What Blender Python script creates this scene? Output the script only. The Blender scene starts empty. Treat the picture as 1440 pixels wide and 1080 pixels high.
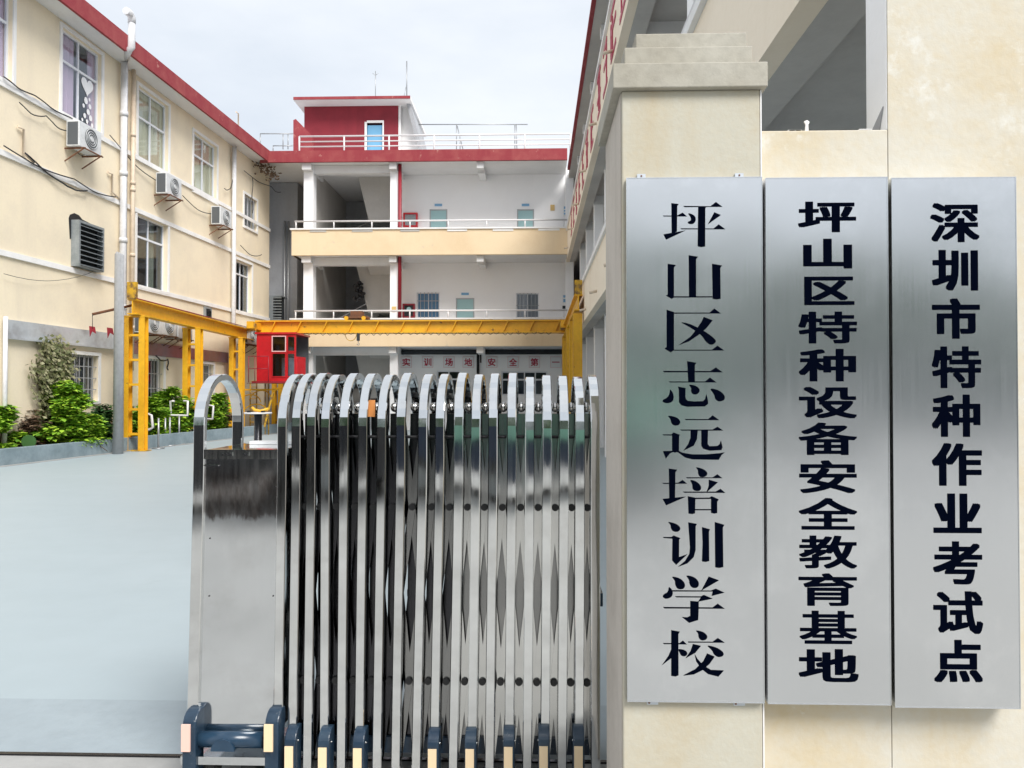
import bpy, math, random
from math import sin, cos, tan, atan, pi, radians
from mathutils import Vector, Matrix
random.seed(7)
sc = bpy.context.scene
col = sc.collection

# ---------------------------------------------------------------- camera
EYE = 1.5
cam_d = bpy.data.cameras.new('camera'); cam_d.lens = 27.0; cam_d.sensor_width = 36.0
cam_d.clip_start = 0.05; cam_d.clip_end = 600
cam = bpy.data.objects.new('camera', cam_d); col.objects.link(cam)
cam.location = (0, 0, EYE)
cam.rotation_euler = (radians(90.8), 0, radians(1.697))
sc.camera = cam
# ---------------------------------------------------------------- light
SUN_EL, SUN_AZ = 48, 146        # azimuth clockwise from +Y
world = bpy.data.worlds.new('World'); sc.world = world; world.use_nodes = True
nt = world.node_tree; nt.nodes.clear()
N = nt.nodes.new; L = nt.links.new
out = N('ShaderNodeOutputWorld'); mixs = N('ShaderNodeMixShader')
b1 = N('ShaderNodeBackground'); b2 = N('ShaderNodeBackground')
sky = N('ShaderNodeTexSky'); sky.sky_type = 'NISHITA'; sky.sun_disc = False
sky.sun_elevation = radians(SUN_EL); sky.sun_rotation = radians(SUN_AZ); sky.dust_density = 3
b1.inputs[1].default_value = 0.06
L(sky.outputs[0], b1.inputs[0])
tc = N('ShaderNodeTexCoord'); mp = N('ShaderNodeMapping'); mp.inputs['Scale'].default_value = (1.3, 1.3, 3.2)
nz = N('ShaderNodeTexNoise'); nz.inputs['Scale'].default_value = 1.7; nz.inputs['Detail'].default_value = 7; nz.inputs['Roughness'].default_value = .52
L(tc.outputs['Generated'], mp.inputs[0]); L(mp.outputs[0], nz.inputs[0])
cr = N('ShaderNodeValToRGB'); cr.color_ramp.elements[0].position = .32; cr.color_ramp.elements[1].position = .66
cr.color_ramp.elements[0].color = (.66, .72, .80, 1); cr.color_ramp.elements[1].color = (.90, .93, .97, 1)
L(nz.outputs[0], cr.inputs[0]); L(cr.outputs[0], b2.inputs[0]); b2.inputs[1].default_value = 0.425
mixs.inputs[0].default_value = .93
L(b1.outputs[0], mixs.inputs[1]); L(b2.outputs[0], mixs.inputs[2]); L(mixs.outputs[0], out.inputs[0])
sd = bpy.data.lights.new('sun', 'SUN'); sd.energy = 1.5; sd.angle = radians(28); sd.color = (1, .97, .93)
so = bpy.data.objects.new('sun', sd); col.objects.link(so)
dv = Vector((sin(radians(SUN_AZ))*cos(radians(SUN_EL)), cos(radians(SUN_AZ))*cos(radians(SUN_EL)), sin(radians(SUN_EL))))
so.rotation_euler = dv.to_track_quat('Z', 'Y').to_euler()
sc.view_settings.view_transform = 'Standard'; sc.view_settings.look = 'None'
sc.view_settings.gamma = 1; sc.view_settings.use_curve_mapping = False
sc.view_settings.exposure = 1.47

# ---------------------------------------------------------------- helpers
CR = cam.rotation_euler.to_matrix()
def ray(u, v):
    return (CR @ Vector(((u-720)/1080, -(v-540)/1080, -1))).normalized()
def at(u, v, Y):
    """world point on the plane y = Y seen at photo pixel (u, v)"""
    d = ray(u, v); k = Y/d.y
    return Vector((d.x*k, Y, EYE+d.z*k))
def ground(u, v):
    d = ray(u, v); k = -EYE/d.z
    return Vector((d.x*k, d.y*k, 0))

def tag(o, label=None, cat=None, group=None, kind=None):
    if label: o['label'] = label
    if cat: o['category'] = cat
    if group: o['group'] = group
    if kind: o['kind'] = kind
    return o
def thing(name, loc, label, cat, rz=0, group=None):
    o = bpy.data.objects.new(name, None); o.empty_display_size = .2; col.objects.link(o)
    o.location = loc; o.rotation_euler = (0, 0, rz); o['wb'] = 1
    return tag(o, label, cat, group)
class MB:
    def __init__(s): s.v = []; s.f = []; s.sm = []
    def box(s, x0, x1, y0, y1, z0, z1):
        n = len(s.v)
        s.v += [(x0,y0,z0),(x1,y0,z0),(x1,y1,z0),(x0,y1,z0),(x0,y0,z1),(x1,y0,z1),(x1,y1,z1),(x0,y1,z1)]
        for q in ((0,3,2,1),(4,5,6,7),(0,1,5,4),(1,2,6,5),(2,3,7,6),(3,0,4,7)):
            s.f.append([n+i for i in q]); s.sm.append(False)
        return s
    def hexa(s, pts):
        n = len(s.v); s.v += [tuple(p) for p in pts]
        for q in ((0,3,2,1),(4,5,6,7),(0,1,5,4),(1,2,6,5),(2,3,7,6),(3,0,4,7)):
            s.f.append([n+i for i in q]); s.sm.append(False)
        return s
    def prism(s, poly, a, b, axis='y'):
        """poly (p,q) extruded between a and b along axis"""
        n = len(s.v); m = len(poly)
        for t in (a, b):
            for p, q in poly:
                s.v.append({'y': (p, t, q), 'x': (t, p, q), 'z': (p, q, t)}[axis])
        s.f.append([n+i for i in range(m)]); s.sm.append(False)
        s.f.append([n+m+i for i in reversed(range(m))]); s.sm.append(False)
        for i in range(m):
            j = (i+1) % m
            s.f.append([n+i, n+m+i, n+m+j, n+j]); s.sm.append(False)
        return s
    def tube(s, pts, r, k=10, cap=True, r2=None):
        pts = [Vector(p) for p in pts]; n = len(s.v); m = len(pts); up = None
        for i, p in enumerate(pts):
            t = (pts[min(i+1, m-1)] - pts[max(i-1, 0)]).normalized()
            if up is None:
                up = t.orthogonal().normalized()
            up = (up - t*up.dot(t)).normalized(); w = t.cross(up)
            rr = r if r2 is None else r + (r2-r)*i/(m-1)
            for j in range(k):
                a = 2*pi*j/k; q = p + up*(cos(a)*rr) + w*(sin(a)*rr); s.v.append(tuple(q))
        for i in range(m-1):
            for j in range(k):
                j2 = (j+1) % k
                s.f.append([n+i*k+j, n+i*k+j2, n+(i+1)*k+j2, n+(i+1)*k+j]); s.sm.append(True)
        if cap:
            s.f.append([n+j for j in reversed(range(k))]); s.sm.append(False)
            s.f.append([n+(m-1)*k+j for j in range(k)]); s.sm.append(False)
        return s
    def bar(s, a, b, w, t, side=Vector((0, 1, 0))):
        """flat bar from a to b, thickness t along side, width w across"""
        a = Vector(a); b = Vector(b); d = (b-a).normalized(); sd_ = (side - d*side.dot(d)).normalized(); c = d.cross(sd_)
        P = []
        for p in (a, b):
            for e, f in ((-1,-1),(1,-1),(1,1),(-1,1)):
                P.append(p + c*(e*w/2) + sd_*(f*t/2))
        return s.hexa(P)
    def sphere(s, c, r, k=12):
        n = len(s.v); m = k//2
        for i in range(m+1):
            th = pi*i/m
            for j in range(k):
                a = 2*pi*j/k; s.v.append((c[0]+r*sin(th)*cos(a), c[1]+r*sin(th)*sin(a), c[2]+r*cos(th)))
        for i in range(m):
            for j in range(k):
                j2 = (j+1) % k; s.f.append([n+i*k+j, n+(i+1)*k+j, n+(i+1)*k+j2, n+i*k+j2]); s.sm.append(True)
        return s
    def mesh(s, name):
        me = bpy.data.meshes.new(name); me.from_pydata(s.v, [], s.f); me.validate(); me.update()
        if len(me.polygons) == len(s.sm): me.polygons.foreach_set('use_smooth', s.sm)
        return me
    def build(s, name, mat, parent=None, bevel=0, **kw):
        o = bpy.data.objects.new(name, s.mesh(name)); col.objects.link(o); o.data.materials.append(mat)
        if parent is not None:
            o.parent = parent
            if parent.get('wb') and parent.get('world'): o.location = -parent.location
        if bevel:
            b = o.modifiers.new('bevel', 'BEVEL'); b.width = bevel; b.segments = 2; b.limit_method = 'ANGLE'; b.angle_limit = radians(50)
        return tag(o, **kw) if kw else o
def wthing(name, loc, label, cat, group=None):
    """thing whose parts are given in world coordinates"""
    o = thing(name, loc, label, cat, 0, group); o['world'] = 1; return o
def copy_tree(o, parent=None):
    c = o.copy(); col.objects.link(c); c.parent = parent
    for ch in list(o.children): copy_tree(ch, c)
    return c
def wall_mb(x0, x1, z0, z1, t, holes, y=0.0):
    """wall in the local xz plane, front at y, depth t, real openings"""
    m = MB()
    xs = sorted({x0, x1, *[min(max(h[i], x0), x1) for h in holes for i in (0, 1)]})
    zs = sorted({z0, z1, *[min(max(h[i], z0), z1) for h in holes for i in (2, 3)]})
    def solid(i, k):
        if i < 0 or k < 0 or i >= len(xs)-1 or k >= len(zs)-1: return False
        cx = (xs[i]+xs[i+1])/2; cz = (zs[k]+zs[k+1])/2
        return not any(h[0] < cx < h[1] and h[2] < cz < h[3] for h in holes)
    def q(*p):
        n = len(m.v); m.v += p; m.f.append([n, n+1, n+2, n+3]); m.sm.append(False)
    for i in range(len(xs)-1):
        for k in range(len(zs)-1):
            if not solid(i, k): continue
            a, b, c, d = xs[i], xs[i+1], zs[k], zs[k+1]; e = y+t
            q((a,y,c),(b,y,c),(b,y,d),(a,y,d)); q((b,e,c),(a,e,c),(a,e,d),(b,e,d))
            if not solid(i-1, k): q((a,e,c),(a,y,c),(a,y,d),(a,e,d))
            if not solid(i+1, k): q((b,y,c),(b,e,c),(b,e,d),(b,y,d))
            if not solid(i, k-1): q((a,e,c),(b,e,c),(b,y,c),(a,y,c))
            if not solid(i, k+1): q((a,y,d),(b,y,d),(b,e,d),(a,e,d))
    return m

# ---------------------------------------------------------------- materials
def mat(name, c, rough=.6, metal=0, noise=.0, nscale=4, c2=None, bump=0, bscale=40, streak=None, coords='Object', detail=6, spec=None, lo=.35, hi=.7, mott=.5):
    m = bpy.data.materials.new(name); m.use_nodes = True; t = m.node_tree; b = t.nodes['Principled BSDF']
    b.inputs['Roughness'].default_value = rough; b.inputs['Metallic'].default_value = metal
    b.inputs['Base Color'].default_value = (*c, 1)
    if spec is not None: b.inputs['Specular IOR Level'].default_value = spec
    tc = t.nodes.new('ShaderNodeTexCoord')
    def noise_node(scale, det=6, stretch=None):
        mp = t.nodes.new('ShaderNodeMapping'); t.links.new(tc.outputs[coords], mp.inputs[0])
        if stretch: mp.inputs['Scale'].default_value = stretch
        n = t.nodes.new('ShaderNodeTexNoise'); n.inputs['Scale'].default_value = scale; n.inputs['Detail'].default_value = det
        n.inputs['Roughness'].default_value = .6
        t.links.new(mp.outputs[0], n.inputs[0]); return n
    if c2 is not None:
        n = noise_node(nscale, detail, streak)
        r = t.nodes.new('ShaderNodeValToRGB'); r.color_ramp.elements[0].position = lo; r.color_ramp.elements[1].position = hi
        r.color_ramp.elements[0].color = (*c, 1); r.color_ramp.elements[1].color = (*c2, 1)
        t.links.new(n.outputs[0], r.inputs[0])
        n2 = noise_node(nscale*6.3, 4)
        mx = t.nodes.new('ShaderNodeMix'); mx.data_type = 'RGBA'; mx.blend_type = 'MULTIPLY'; mx.inputs[0].default_value = mott
        r2 = t.nodes.new('ShaderNodeValToRGB'); r2.color_ramp.elements[0].color = (.72,.72,.72,1); r2.color_ramp.elements[1].color = (1,1,1,1)
        r2.color_ramp.elements[0].position = .3; r2.color_ramp.elements[1].position = .6
        t.links.new(n2.outputs[0], r2.inputs[0]); t.links.new(r.outputs[0], mx.inputs[6]); t.links.new(r2.outputs[0], mx.inputs[7])
        t.links.new(mx.outputs[2], b.inputs['Base Color'])
    if bump:
        n = noise_node(bscale, 5); bp = t.nodes.new('ShaderNodeBump'); bp.inputs['Strength'].default_value = bump; bp.inputs['Distance'].default_value = .02
        t.links.new(n.outputs[0], bp.inputs['Height']); t.links.new(bp.outputs[0], b.inputs['Normal'])
    return m
def nodes(m): return m.node_tree.nodes, m.node_tree.links, m.node_tree.nodes['Principled BSDF']

M = {}
def wallpaint(name, c, dirt, amt=.75, sc_=.35):
    """painted render with soft vertical weather streaks and blotches"""
    m = mat(name, c, .85, bump=.12, bscale=25); n, l, b = nodes(m)
    tc = n.new('ShaderNodeTexCoord')
    def nn(scale, st, lo, hi):
        mp = n.new('ShaderNodeMapping'); mp.inputs['Scale'].default_value = st; l.new(tc.outputs['Object'], mp.inputs[0])
        t = n.new('ShaderNodeTexNoise'); t.inputs['Scale'].default_value = scale; t.inputs['Detail'].default_value = 7; t.inputs['Roughness'].default_value = .62
        l.new(mp.outputs[0], t.inputs[0]); r = n.new('ShaderNodeMapRange'); r.inputs[1].default_value = lo; r.inputs[2].default_value = hi
        l.new(t.outputs[0], r.inputs[0]); return r
    a = nn(sc_*3, (1, 1, .12), .5, .8); c_ = nn(sc_*2, (1, 1, 1), .45, .75); d = nn(sc_*40, (1, 1, 1), .4, .7)
    mu = n.new('ShaderNodeMath'); mu.operation = 'MAXIMUM'; l.new(a.outputs[0], mu.inputs[0]); l.new(c_.outputs[0], mu.inputs[1])
    m3 = n.new('ShaderNodeMath'); m3.operation = 'MULTIPLY_ADD'; m3.inputs[1].default_value = .25; l.new(d.outputs[0], m3.inputs[0]); l.new(mu.outputs[0], m3.inputs[2])
    m2 = n.new('ShaderNodeMath'); m2.operation = 'MULTIPLY'; m2.inputs[1].default_value = amt; m2.use_clamp = True; l.new(m3.outputs[0], m2.inputs[0])
    mx = n.new('ShaderNodeMix'); mx.data_type = 'RGBA'; mx.inputs[6].default_value = (*c, 1); mx.inputs[7].default_value = (*dirt, 1)
    l.new(m2.outputs[0], mx.inputs[0]); l.new(mx.outputs[2], b.inputs['Base Color']); return m
M['cream'] = wallpaint('cream_render', (.87, .76, .57), (.70, .61, .48), .7)
M['cream_back'] = wallpaint('cream_parapet', (.80, .64, .43), (.68, .50, .30), .6)
M['cream_right'] = wallpaint('cream_right_parapet', (.90, .79, .64), (.78, .66, .50), .6)
M['white'] = wallpaint('white_render', (.95, .95, .96), (.86, .86, .87), .5)
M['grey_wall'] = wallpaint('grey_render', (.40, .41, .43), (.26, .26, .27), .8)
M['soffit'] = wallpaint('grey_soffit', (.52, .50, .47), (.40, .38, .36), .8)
M['soffit_light'] = wallpaint('pale_soffit', (.76, .76, .76), (.62, .61, .60), .6)
M['trim'] = wallpaint('white_trim', (.86, .85, .84), (.66, .64, .61), .5, 1)
M['red'] = wallpaint('red_paint', (.27, .030, .042), (.38, .10, .09), .7, .8)
M['red_wall'] = wallpaint('red_wall_paint', (.25, .022, .035), (.17, .015, .025), .8, .5)
M['front'] = wallpaint('yellow_stained_render', (.60, .57, .49), (.57, .465, .29), 1.0, .9)
M['pillar'] = wallpaint('beige_stone', (.50, .48, .40), (.475, .40, .27), .95, 1.6)
M['pillar_side'] = wallpaint('beige_side_stone', (.55, .50, .44), (.38, .34, .29), .8, 1.2)
M['cap'] = mat('cap_stone', (.44, .42, .36), .8, c2=(.35, .325, .265), nscale=5, bump=.07, bscale=90)
M['floor'] = mat('blue_grey_yard_paint', (.345, .41, .44), .5, mott=.12, c2=(.36, .425, .455), nscale=.5, bump=.05, bscale=8, streak=(1, 2.5, 1))
M['floor2'] = mat('gate_strip_concrete', (.32, .375, .405), .6, mott=.25, c2=(.29, .34, .37), nscale=2, bump=.1, bscale=30)
M['concrete'] = mat('pale_concrete', (.40, .40, .39), .8, c2=(.30, .30, .29), nscale=.8, bump=.2, bscale=30)
M['asphalt'] = mat('worn_concrete_road', (.24, .24, .24), .85, c2=(.30, .30, .29), nscale=2, bump=.3, bscale=60)
M['kerb'] = mat('blue_grey_kerb', (.27, .34, .38), .7, c2=(.18, .24, .27), nscale=2)
M['soil'] = mat('soil', (.06, .045, .03), .95, c2=(.03, .025, .02), nscale=4)
M['frame_w'] = mat('white_window_frame', (.78, .80, .84), .4)
M['frame_g'] = mat('grey_window_frame', (.42, .43, .44), .4, metal=.3)
M['pvc'] = mat('white_pvc_pipe', (.74, .74, .76), .45, c2=(.62, .62, .63), nscale=1.5)
M['pvc_c'] = mat('cream_pipe', (.72, .60, .46), .5, c2=(.62, .50, .38), nscale=1.5)
M['pole'] = mat('concrete_pole', (.40, .41, .42), .8, c2=(.30, .30, .31), nscale=2, streak=(3, 3, .5), bump=.2)
M['yellow'] = mat('yellow_crane_paint', (.82, .45, .02), .42, c2=(.72, .36, .018), nscale=1.2, detail=8)
M['yellow_rust'] = mat('worn_yellow', (.62, .36, .02), .55, c2=(.16, .09, .04), nscale=6, lo=.45, hi=.62)
M['rust'] = mat('rusty_steel', (.13, .06, .035), .8, c2=(.22, .08, .03), nscale=9)
M['cabin'] = mat('red_cabin_paint', (.55, .012, .02), .3, c2=(.45, .012, .018), nscale=1.5)
M['cabin_l'] = mat('pink_window_rim', (.75, .45, .45), .4)
M['black'] = mat('black_plastic', (.012, .012, .014), .4)
M['cable'] = mat('black_cable', (.02, .02, .025), .6)
M['wheel'] = mat('wheel_rubber', (.03, .03, .03), .7, c2=(.06, .055, .05), nscale=20)
M['navy'] = mat('navy_plastic', (.009, .026, .052), .32, c2=(.025, .05, .08), nscale=9, bump=.05, bscale=60)
M['navy_b'] = mat('navy_bar', (.015, .04, .075), .22, c2=(.03, .065, .11), nscale=6)
M['reflector'] = mat('cream_reflector', (.85, .66, .42), .35)
M['pinkref'] = mat('pink_reflector', (.85, .55, .46), .35)
M['ac'] = mat('ac_casing', (.74, .76, .77), .45, c2=(.64, .65, .65), nscale=3)
M['ac_dark'] = mat('ac_grille', (.10, .11, .12), .5)
M['louvre'] = mat('grey_louvre', (.33, .36, .38), .5, metal=.3, c2=(.24, .27, .28), nscale=4)
M['pivot'] = mat('black_pivot_cap', (.008, .008, .009), .35)
M['dark'] = mat('dark_room', (.03, .035, .04), .9)
M['galv'] = mat('galvanised_panel', (.62, .67, .72), .33, metal=.35, c2=(.30, .29, .31), nscale=1.1, bump=.4, bscale=1.6, lo=.5, hi=.75)
M['galv_r'] = mat('stained_galvanised_panel', (.26, .23, .28), .35, metal=.4, c2=(.35, .14, .14), nscale=1.0, bump=.4, bscale=2)
M['curtain_p'] = mat('pink_curtain', (.62, .48, .60), .9)
M['curtain_y'] = mat('pale_yellow_curtain', (.62, .60, .42), .9)
M['curtain_b'] = mat('blue_curtain', (.05, .20, .36), .9)
M['door_b'] = mat('blue_door', (.16, .40, .62), .5)
M['door_t'] = mat('pale_turquoise_door', (.38, .60, .62), .5)
M['signblue'] = mat('blue_notice', (.20, .42, .66), .5)
M['signwhite'] = mat('white_notice', (.82, .83, .85), .5)
M['signyel'] = mat('tan_notice', (.65, .45, .18), .5)
M['text_red'] = mat('red_lettering', (.42, .02, .06), .5)
M['ink'] = mat('black_enamel', (.0012, .0022, .007), .7, spec=0)
M['pipe_red'] = mat('red_fire_pipe', (.26, .012, .025), .45)
M['rail_w'] = mat('white_rail', (.72, .70, .70), .4)
M['steelgrey'] = mat('grey_steel', (.36, .37, .38), .4, metal=.6)
M['bark'] = mat('bark', (.12, .08, .05), .9)
M['orange'] = mat('orange_tag', (.70, .28, .08), .5)

def chips(m, c, scale=9, lo=.66, hi=.70):
    n, l, b = nodes(m); src = b.inputs['Base Color'].links[0].from_socket; tc = n.new('ShaderNodeTexCoord')
    t = n.new('ShaderNodeTexNoise'); t.inputs['Scale'].default_value = scale; t.inputs['Detail'].default_value = 9; t.inputs['Roughness'].default_value = .75; l.new(tc.outputs['Object'], t.inputs[0])
    r = n.new('ShaderNodeMapRange'); r.inputs[1].default_value = lo; r.inputs[2].default_value = hi; l.new(t.outputs[0], r.inputs[0])
    mx = n.new('ShaderNodeMix'); mx.data_type = 'RGBA'; mx.inputs[7].default_value = (*c, 1); l.new(r.outputs[0], mx.inputs[0]); l.new(src, mx.inputs[6]); l.new(mx.outputs[2], b.inputs['Base Color'])
chips(M['yellow'], (.14, .07, .03), 3.5, .62, .66); chips(M['navy'], (.16, .17, .18), 30, .62, .66); chips(M['cabin'], (.16, .03, .02), 4, .66, .7)
chips(M['cream'], (.56, .51, .43), .9, .63, .78); chips(M['cream_back'], (.52, .46, .38), 1.1, .62, .74); chips(M['red'], (.50, .24, .20), 3, .62, .68)
chips(M['front'], (.68, .67, .62), 1.7, .58, .66); chips(M['floor'], (.30, .355, .38), 1.4, .62, .8); chips(M['cap'], (.22, .21, .18), 9, .64, .72)
# polished and brushed stainless
def steel(name, base, r0, r1, stain=(.45, .43, .40), amt=.35, stretch=(30, 30, .6), bump=.02):
    m = mat(name, base, r0, 1); n, l, b = nodes(m); tc = n.new('ShaderNodeTexCoord')
    mp = n.new('ShaderNodeMapping'); mp.inputs['Scale'].default_value = stretch; l.new(tc.outputs['Object'], mp.inputs[0])
    t = n.new('ShaderNodeTexNoise'); t.inputs['Scale'].default_value = 2.5; t.inputs['Detail'].default_value = 5; l.new(mp.outputs[0], t.inputs[0])
    mr = n.new('ShaderNodeMapRange'); mr.inputs[1].default_value = .3; mr.inputs[2].default_value = .7; mr.inputs[3].default_value = r0; mr.inputs[4].default_value = r1
    l.new(t.outputs[0], mr.inputs[0]); l.new(mr.outputs[0], b.inputs['Roughness'])
    t2 = n.new('ShaderNodeTexNoise'); t2.inputs['Scale'].default_value = 3.5; t2.inputs['Detail'].default_value = 8; t2.inputs['Roughness'].default_value = .7; l.new(tc.outputs['Object'], t2.inputs[0])
    m2 = n.new('ShaderNodeMapRange'); m2.inputs[1].default_value = .5; m2.inputs[2].default_value = .78; m2.inputs[4].default_value = amt; l.new(t2.outputs[0], m2.inputs[0])
    mx = n.new('ShaderNodeMix'); mx.data_type = 'RGBA'; mx.inputs[6].default_value = (*base, 1); mx.inputs[7].default_value = (*stain, 1)
    l.new(m2.outputs[0], mx.inputs[0]); l.new(mx.outputs[2], b.inputs['Base Color'])
    t3 = n.new('ShaderNodeTexNoise'); t3.inputs['Scale'].default_value = 1.2; t3.inputs['Detail'].default_value = 2; l.new(tc.outputs['Object'], t3.inputs[0])
    bp = n.new('ShaderNodeBump'); bp.inputs['Strength'].default_value = 1; bp.inputs['Distance'].default_value = bump; l.new(t3.outputs[0], bp.inputs['Height']); l.new(bp.outputs[0], b.inputs['Normal'])
    return m
M['polish'] = steel('polished_stainless', (.77, .78, .775), .035, .09, amt=.45, bump=.012)
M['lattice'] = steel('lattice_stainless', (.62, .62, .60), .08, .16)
M['lattice_d'] = steel('dark_steel_gap_shade', (.055, .055, .06), .15, .3, stain=(.12, .11, .10))  # dark steel; on the gate it puts the gap shade into colour
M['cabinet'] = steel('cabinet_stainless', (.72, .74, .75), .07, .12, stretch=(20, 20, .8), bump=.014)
M['plate'] = steel('brushed_plate', (.69, .71, .73), .18, .22, (.84, .86, .88), .75, (160, 160, 1.2), .013)
M['ballm'] = steel('ball_stainless', (.6, .58, .56), .08, .14)

M['lattice_m'] = steel('half_shade_stainless', (.26, .26, .255), .12, .24)  # middle step of the gap shade put into the steel colour
def painted_reflection(m, z0, z1, c):
    """painted-in dark street reflection, brownish with a ragged lower edge"""
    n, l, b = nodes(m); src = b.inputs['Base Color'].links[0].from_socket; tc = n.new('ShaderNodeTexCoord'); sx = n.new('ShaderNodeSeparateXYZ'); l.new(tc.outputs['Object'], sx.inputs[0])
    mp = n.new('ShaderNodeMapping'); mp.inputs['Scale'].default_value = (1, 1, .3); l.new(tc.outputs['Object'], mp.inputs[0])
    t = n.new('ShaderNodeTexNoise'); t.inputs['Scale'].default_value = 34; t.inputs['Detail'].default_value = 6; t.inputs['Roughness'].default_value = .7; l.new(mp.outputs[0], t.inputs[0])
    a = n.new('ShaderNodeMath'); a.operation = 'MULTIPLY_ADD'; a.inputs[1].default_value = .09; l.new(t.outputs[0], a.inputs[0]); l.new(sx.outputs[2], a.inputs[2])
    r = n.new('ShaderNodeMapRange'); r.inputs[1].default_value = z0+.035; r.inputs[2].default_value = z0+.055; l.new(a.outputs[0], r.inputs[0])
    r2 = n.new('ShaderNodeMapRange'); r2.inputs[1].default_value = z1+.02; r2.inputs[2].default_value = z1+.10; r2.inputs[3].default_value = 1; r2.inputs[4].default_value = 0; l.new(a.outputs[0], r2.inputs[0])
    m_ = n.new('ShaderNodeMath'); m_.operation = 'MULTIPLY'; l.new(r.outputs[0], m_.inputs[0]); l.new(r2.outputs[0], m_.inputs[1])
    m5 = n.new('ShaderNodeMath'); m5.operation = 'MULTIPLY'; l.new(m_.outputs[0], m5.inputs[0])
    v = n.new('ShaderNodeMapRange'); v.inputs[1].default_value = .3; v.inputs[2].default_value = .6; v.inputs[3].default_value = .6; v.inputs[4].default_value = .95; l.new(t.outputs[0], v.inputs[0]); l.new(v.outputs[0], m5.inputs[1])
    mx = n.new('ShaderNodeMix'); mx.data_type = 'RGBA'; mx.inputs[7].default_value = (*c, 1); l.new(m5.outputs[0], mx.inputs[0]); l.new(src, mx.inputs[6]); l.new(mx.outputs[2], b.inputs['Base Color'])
painted_reflection(M['cabinet'], 1.025, 1.21, (.20, .175, .165))  # dark street reflection painted into the colour of the cabinet's upper part
def glass(name, tint, alpha=.55):
    m = bpy.data.materials.new(name); m.use_nodes = True; n = m.node_tree.nodes; l = m.node_tree.links; n.clear()
    o = n.new('ShaderNodeOutputMaterial'); tr = n.new('ShaderNodeBsdfTransparent'); tr.inputs[0].default_value = (*tint, 1)
    g = n.new('ShaderNodeBsdfGlossy'); g.inputs[1].default_value = .03; g.inputs[0].default_value = (.9, .95, 1, 1)
    f0 = n.new('ShaderNodeLayerWeight'); f0.inputs[0].default_value = .5; pw = n.new('ShaderNodeMath'); pw.operation = 'POWER'; pw.inputs[1].default_value = 3.5; l.new(f0.outputs['Facing'], pw.inputs[0])
    f = n.new('ShaderNodeMath'); f.operation = 'MULTIPLY_ADD'; f.inputs[1].default_value = .8; f.inputs[2].default_value = alpha*.1; l.new(pw.outputs[0], f.inputs[0])
    mx = n.new('ShaderNodeMixShader'); l.new(f.outputs[0], mx.inputs[0]); l.new(tr.outputs[0], mx.inputs[1]); l.new(g.outputs[0], mx.inputs[2]); l.new(mx.outputs[0], o.inputs[0])
    return m
M['glass'] = glass('window_glass', (.96, .975, .985), .3)
M['glass_dark'] = glass('dark_window_glass', (.70, .74, .78), .4)

def leaves(name, ca, cb, cc):
    m = mat(name, ca, .55); n, l, b = nodes(m)
    g = n.new('ShaderNodeNewGeometry'); r = n.new('ShaderNodeValToRGB')
    r.color_ramp.elements[0].color = (*ca, 1); r.color_ramp.elements[1].color = (*cb, 1)
    e = r.color_ramp.elements.new(.6); e.color = (*cc, 1)
    l.new(g.outputs['Random Per Island'], r.inputs[0]); l.new(r.outputs[0], b.inputs['Base Color'])
    b.inputs['Transmission Weight'].default_value = 0
    b.inputs['Subsurface Weight'].default_value = 0
    return m
M['leaf_l'] = leaves('lime_leaves', (.08, .22, .015), (.50, .66, .06), (.27, .48, .04))
M['leaf_d'] = leaves('dark_leaves', (.02, .07, .02), (.08, .18, .04), (.04, .12, .03))
M['leaf_c'] = leaves('creeper_leaves', (.10, .12, .04), (.36, .34, .20), (.20, .20, .10))
M['leaf_dry'] = leaves('dry_leaves', (.12, .06, .04), (.28, .20, .13), (.16, .11, .07))

# ---------------------------------------------------------------- setting: ground
def sheet(name, x0, x1, y0, y1, z, m, label=None):
    o = MB(); o.v = [(x0,y0,z),(x1,y0,z),(x1,y1,z),(x0,y1,z)]; o.f = [[0,1,2,3]]; o.sm = [False]
    return o.build(name, m, kind='structure')
sheet('ground', -300, 300, -300, 300, -.02, M['concrete'])
sheet('courtyard_floor', -14, 6, 3.75, 45, -.004, M['floor'])
sheet('gateway_floor', -14, 6, 3.19, 3.75, -.004, M['floor2'])
sheet('forecourt', -40, 40, -9, 3.17, -.008, M['concrete'])
sheet('road', -120, 120, -27, -9, -.012, M['asphalt'])
tr_ = MB().box(-14, .3, 3.168, 3.188, -.01, -.001)
tr_.build('gate_track', M['lattice_d'], kind='structure')

# ---------------------------------------------------------------- left building
PHI = atan(80/1080) - radians(1.697)
dW = Vector((sin(PHI), cos(PHI), 0)); nW = Vector((cos(PHI), -sin(PHI), 0))   # nW outward
def lframe(off):   # plane parallel to the wall, off metres in front of it
    return Vector((-12.76, 0, 0)) + nW*off
def LW(u, v, off=0.0):
    d = ray(u, v); A = lframe(off); o = Vector((0, 0, EYE))
    k = (A-o).dot(nW)/d.dot(nW); p = o + d*k
    return (p-A).dot(dW), p.z
LB = thing('teaching_building', (-12.76, 0, 0), 'long cream building on the left with red eaves, white trimmed windows and drainpipes', 'building', pi/2-PHI)
S0, S1 = 11.0, LW(378, 500)[0]
def wrect(u0, u1, vt, vb):
    s0, zt = LW(u0, vt); s1, _ = LW(u1, vt); _, zb = LW(u0, vb); return [s0, s1, zb, zt]
Z3b, Z3t = LW(87, 157)[1], LW(87, 37)[1]
R = {'W1': wrect(87, 143, 37, 157), 'W2': wrect(194, 237, 119, 222), 'W3': wrect(272, 305, 184, 267), 'W4': wrect(343, 361, 272, 317),
     'W5': wrect(192, 236, 299, 400), 'W6': wrect(331, 354, 364, 437), 'G1': wrect(93, 138, 497, 564), 'G2': wrect(197, 230, 503, 567), 'G3': wrect(278, 300, 511, 563)}
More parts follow.
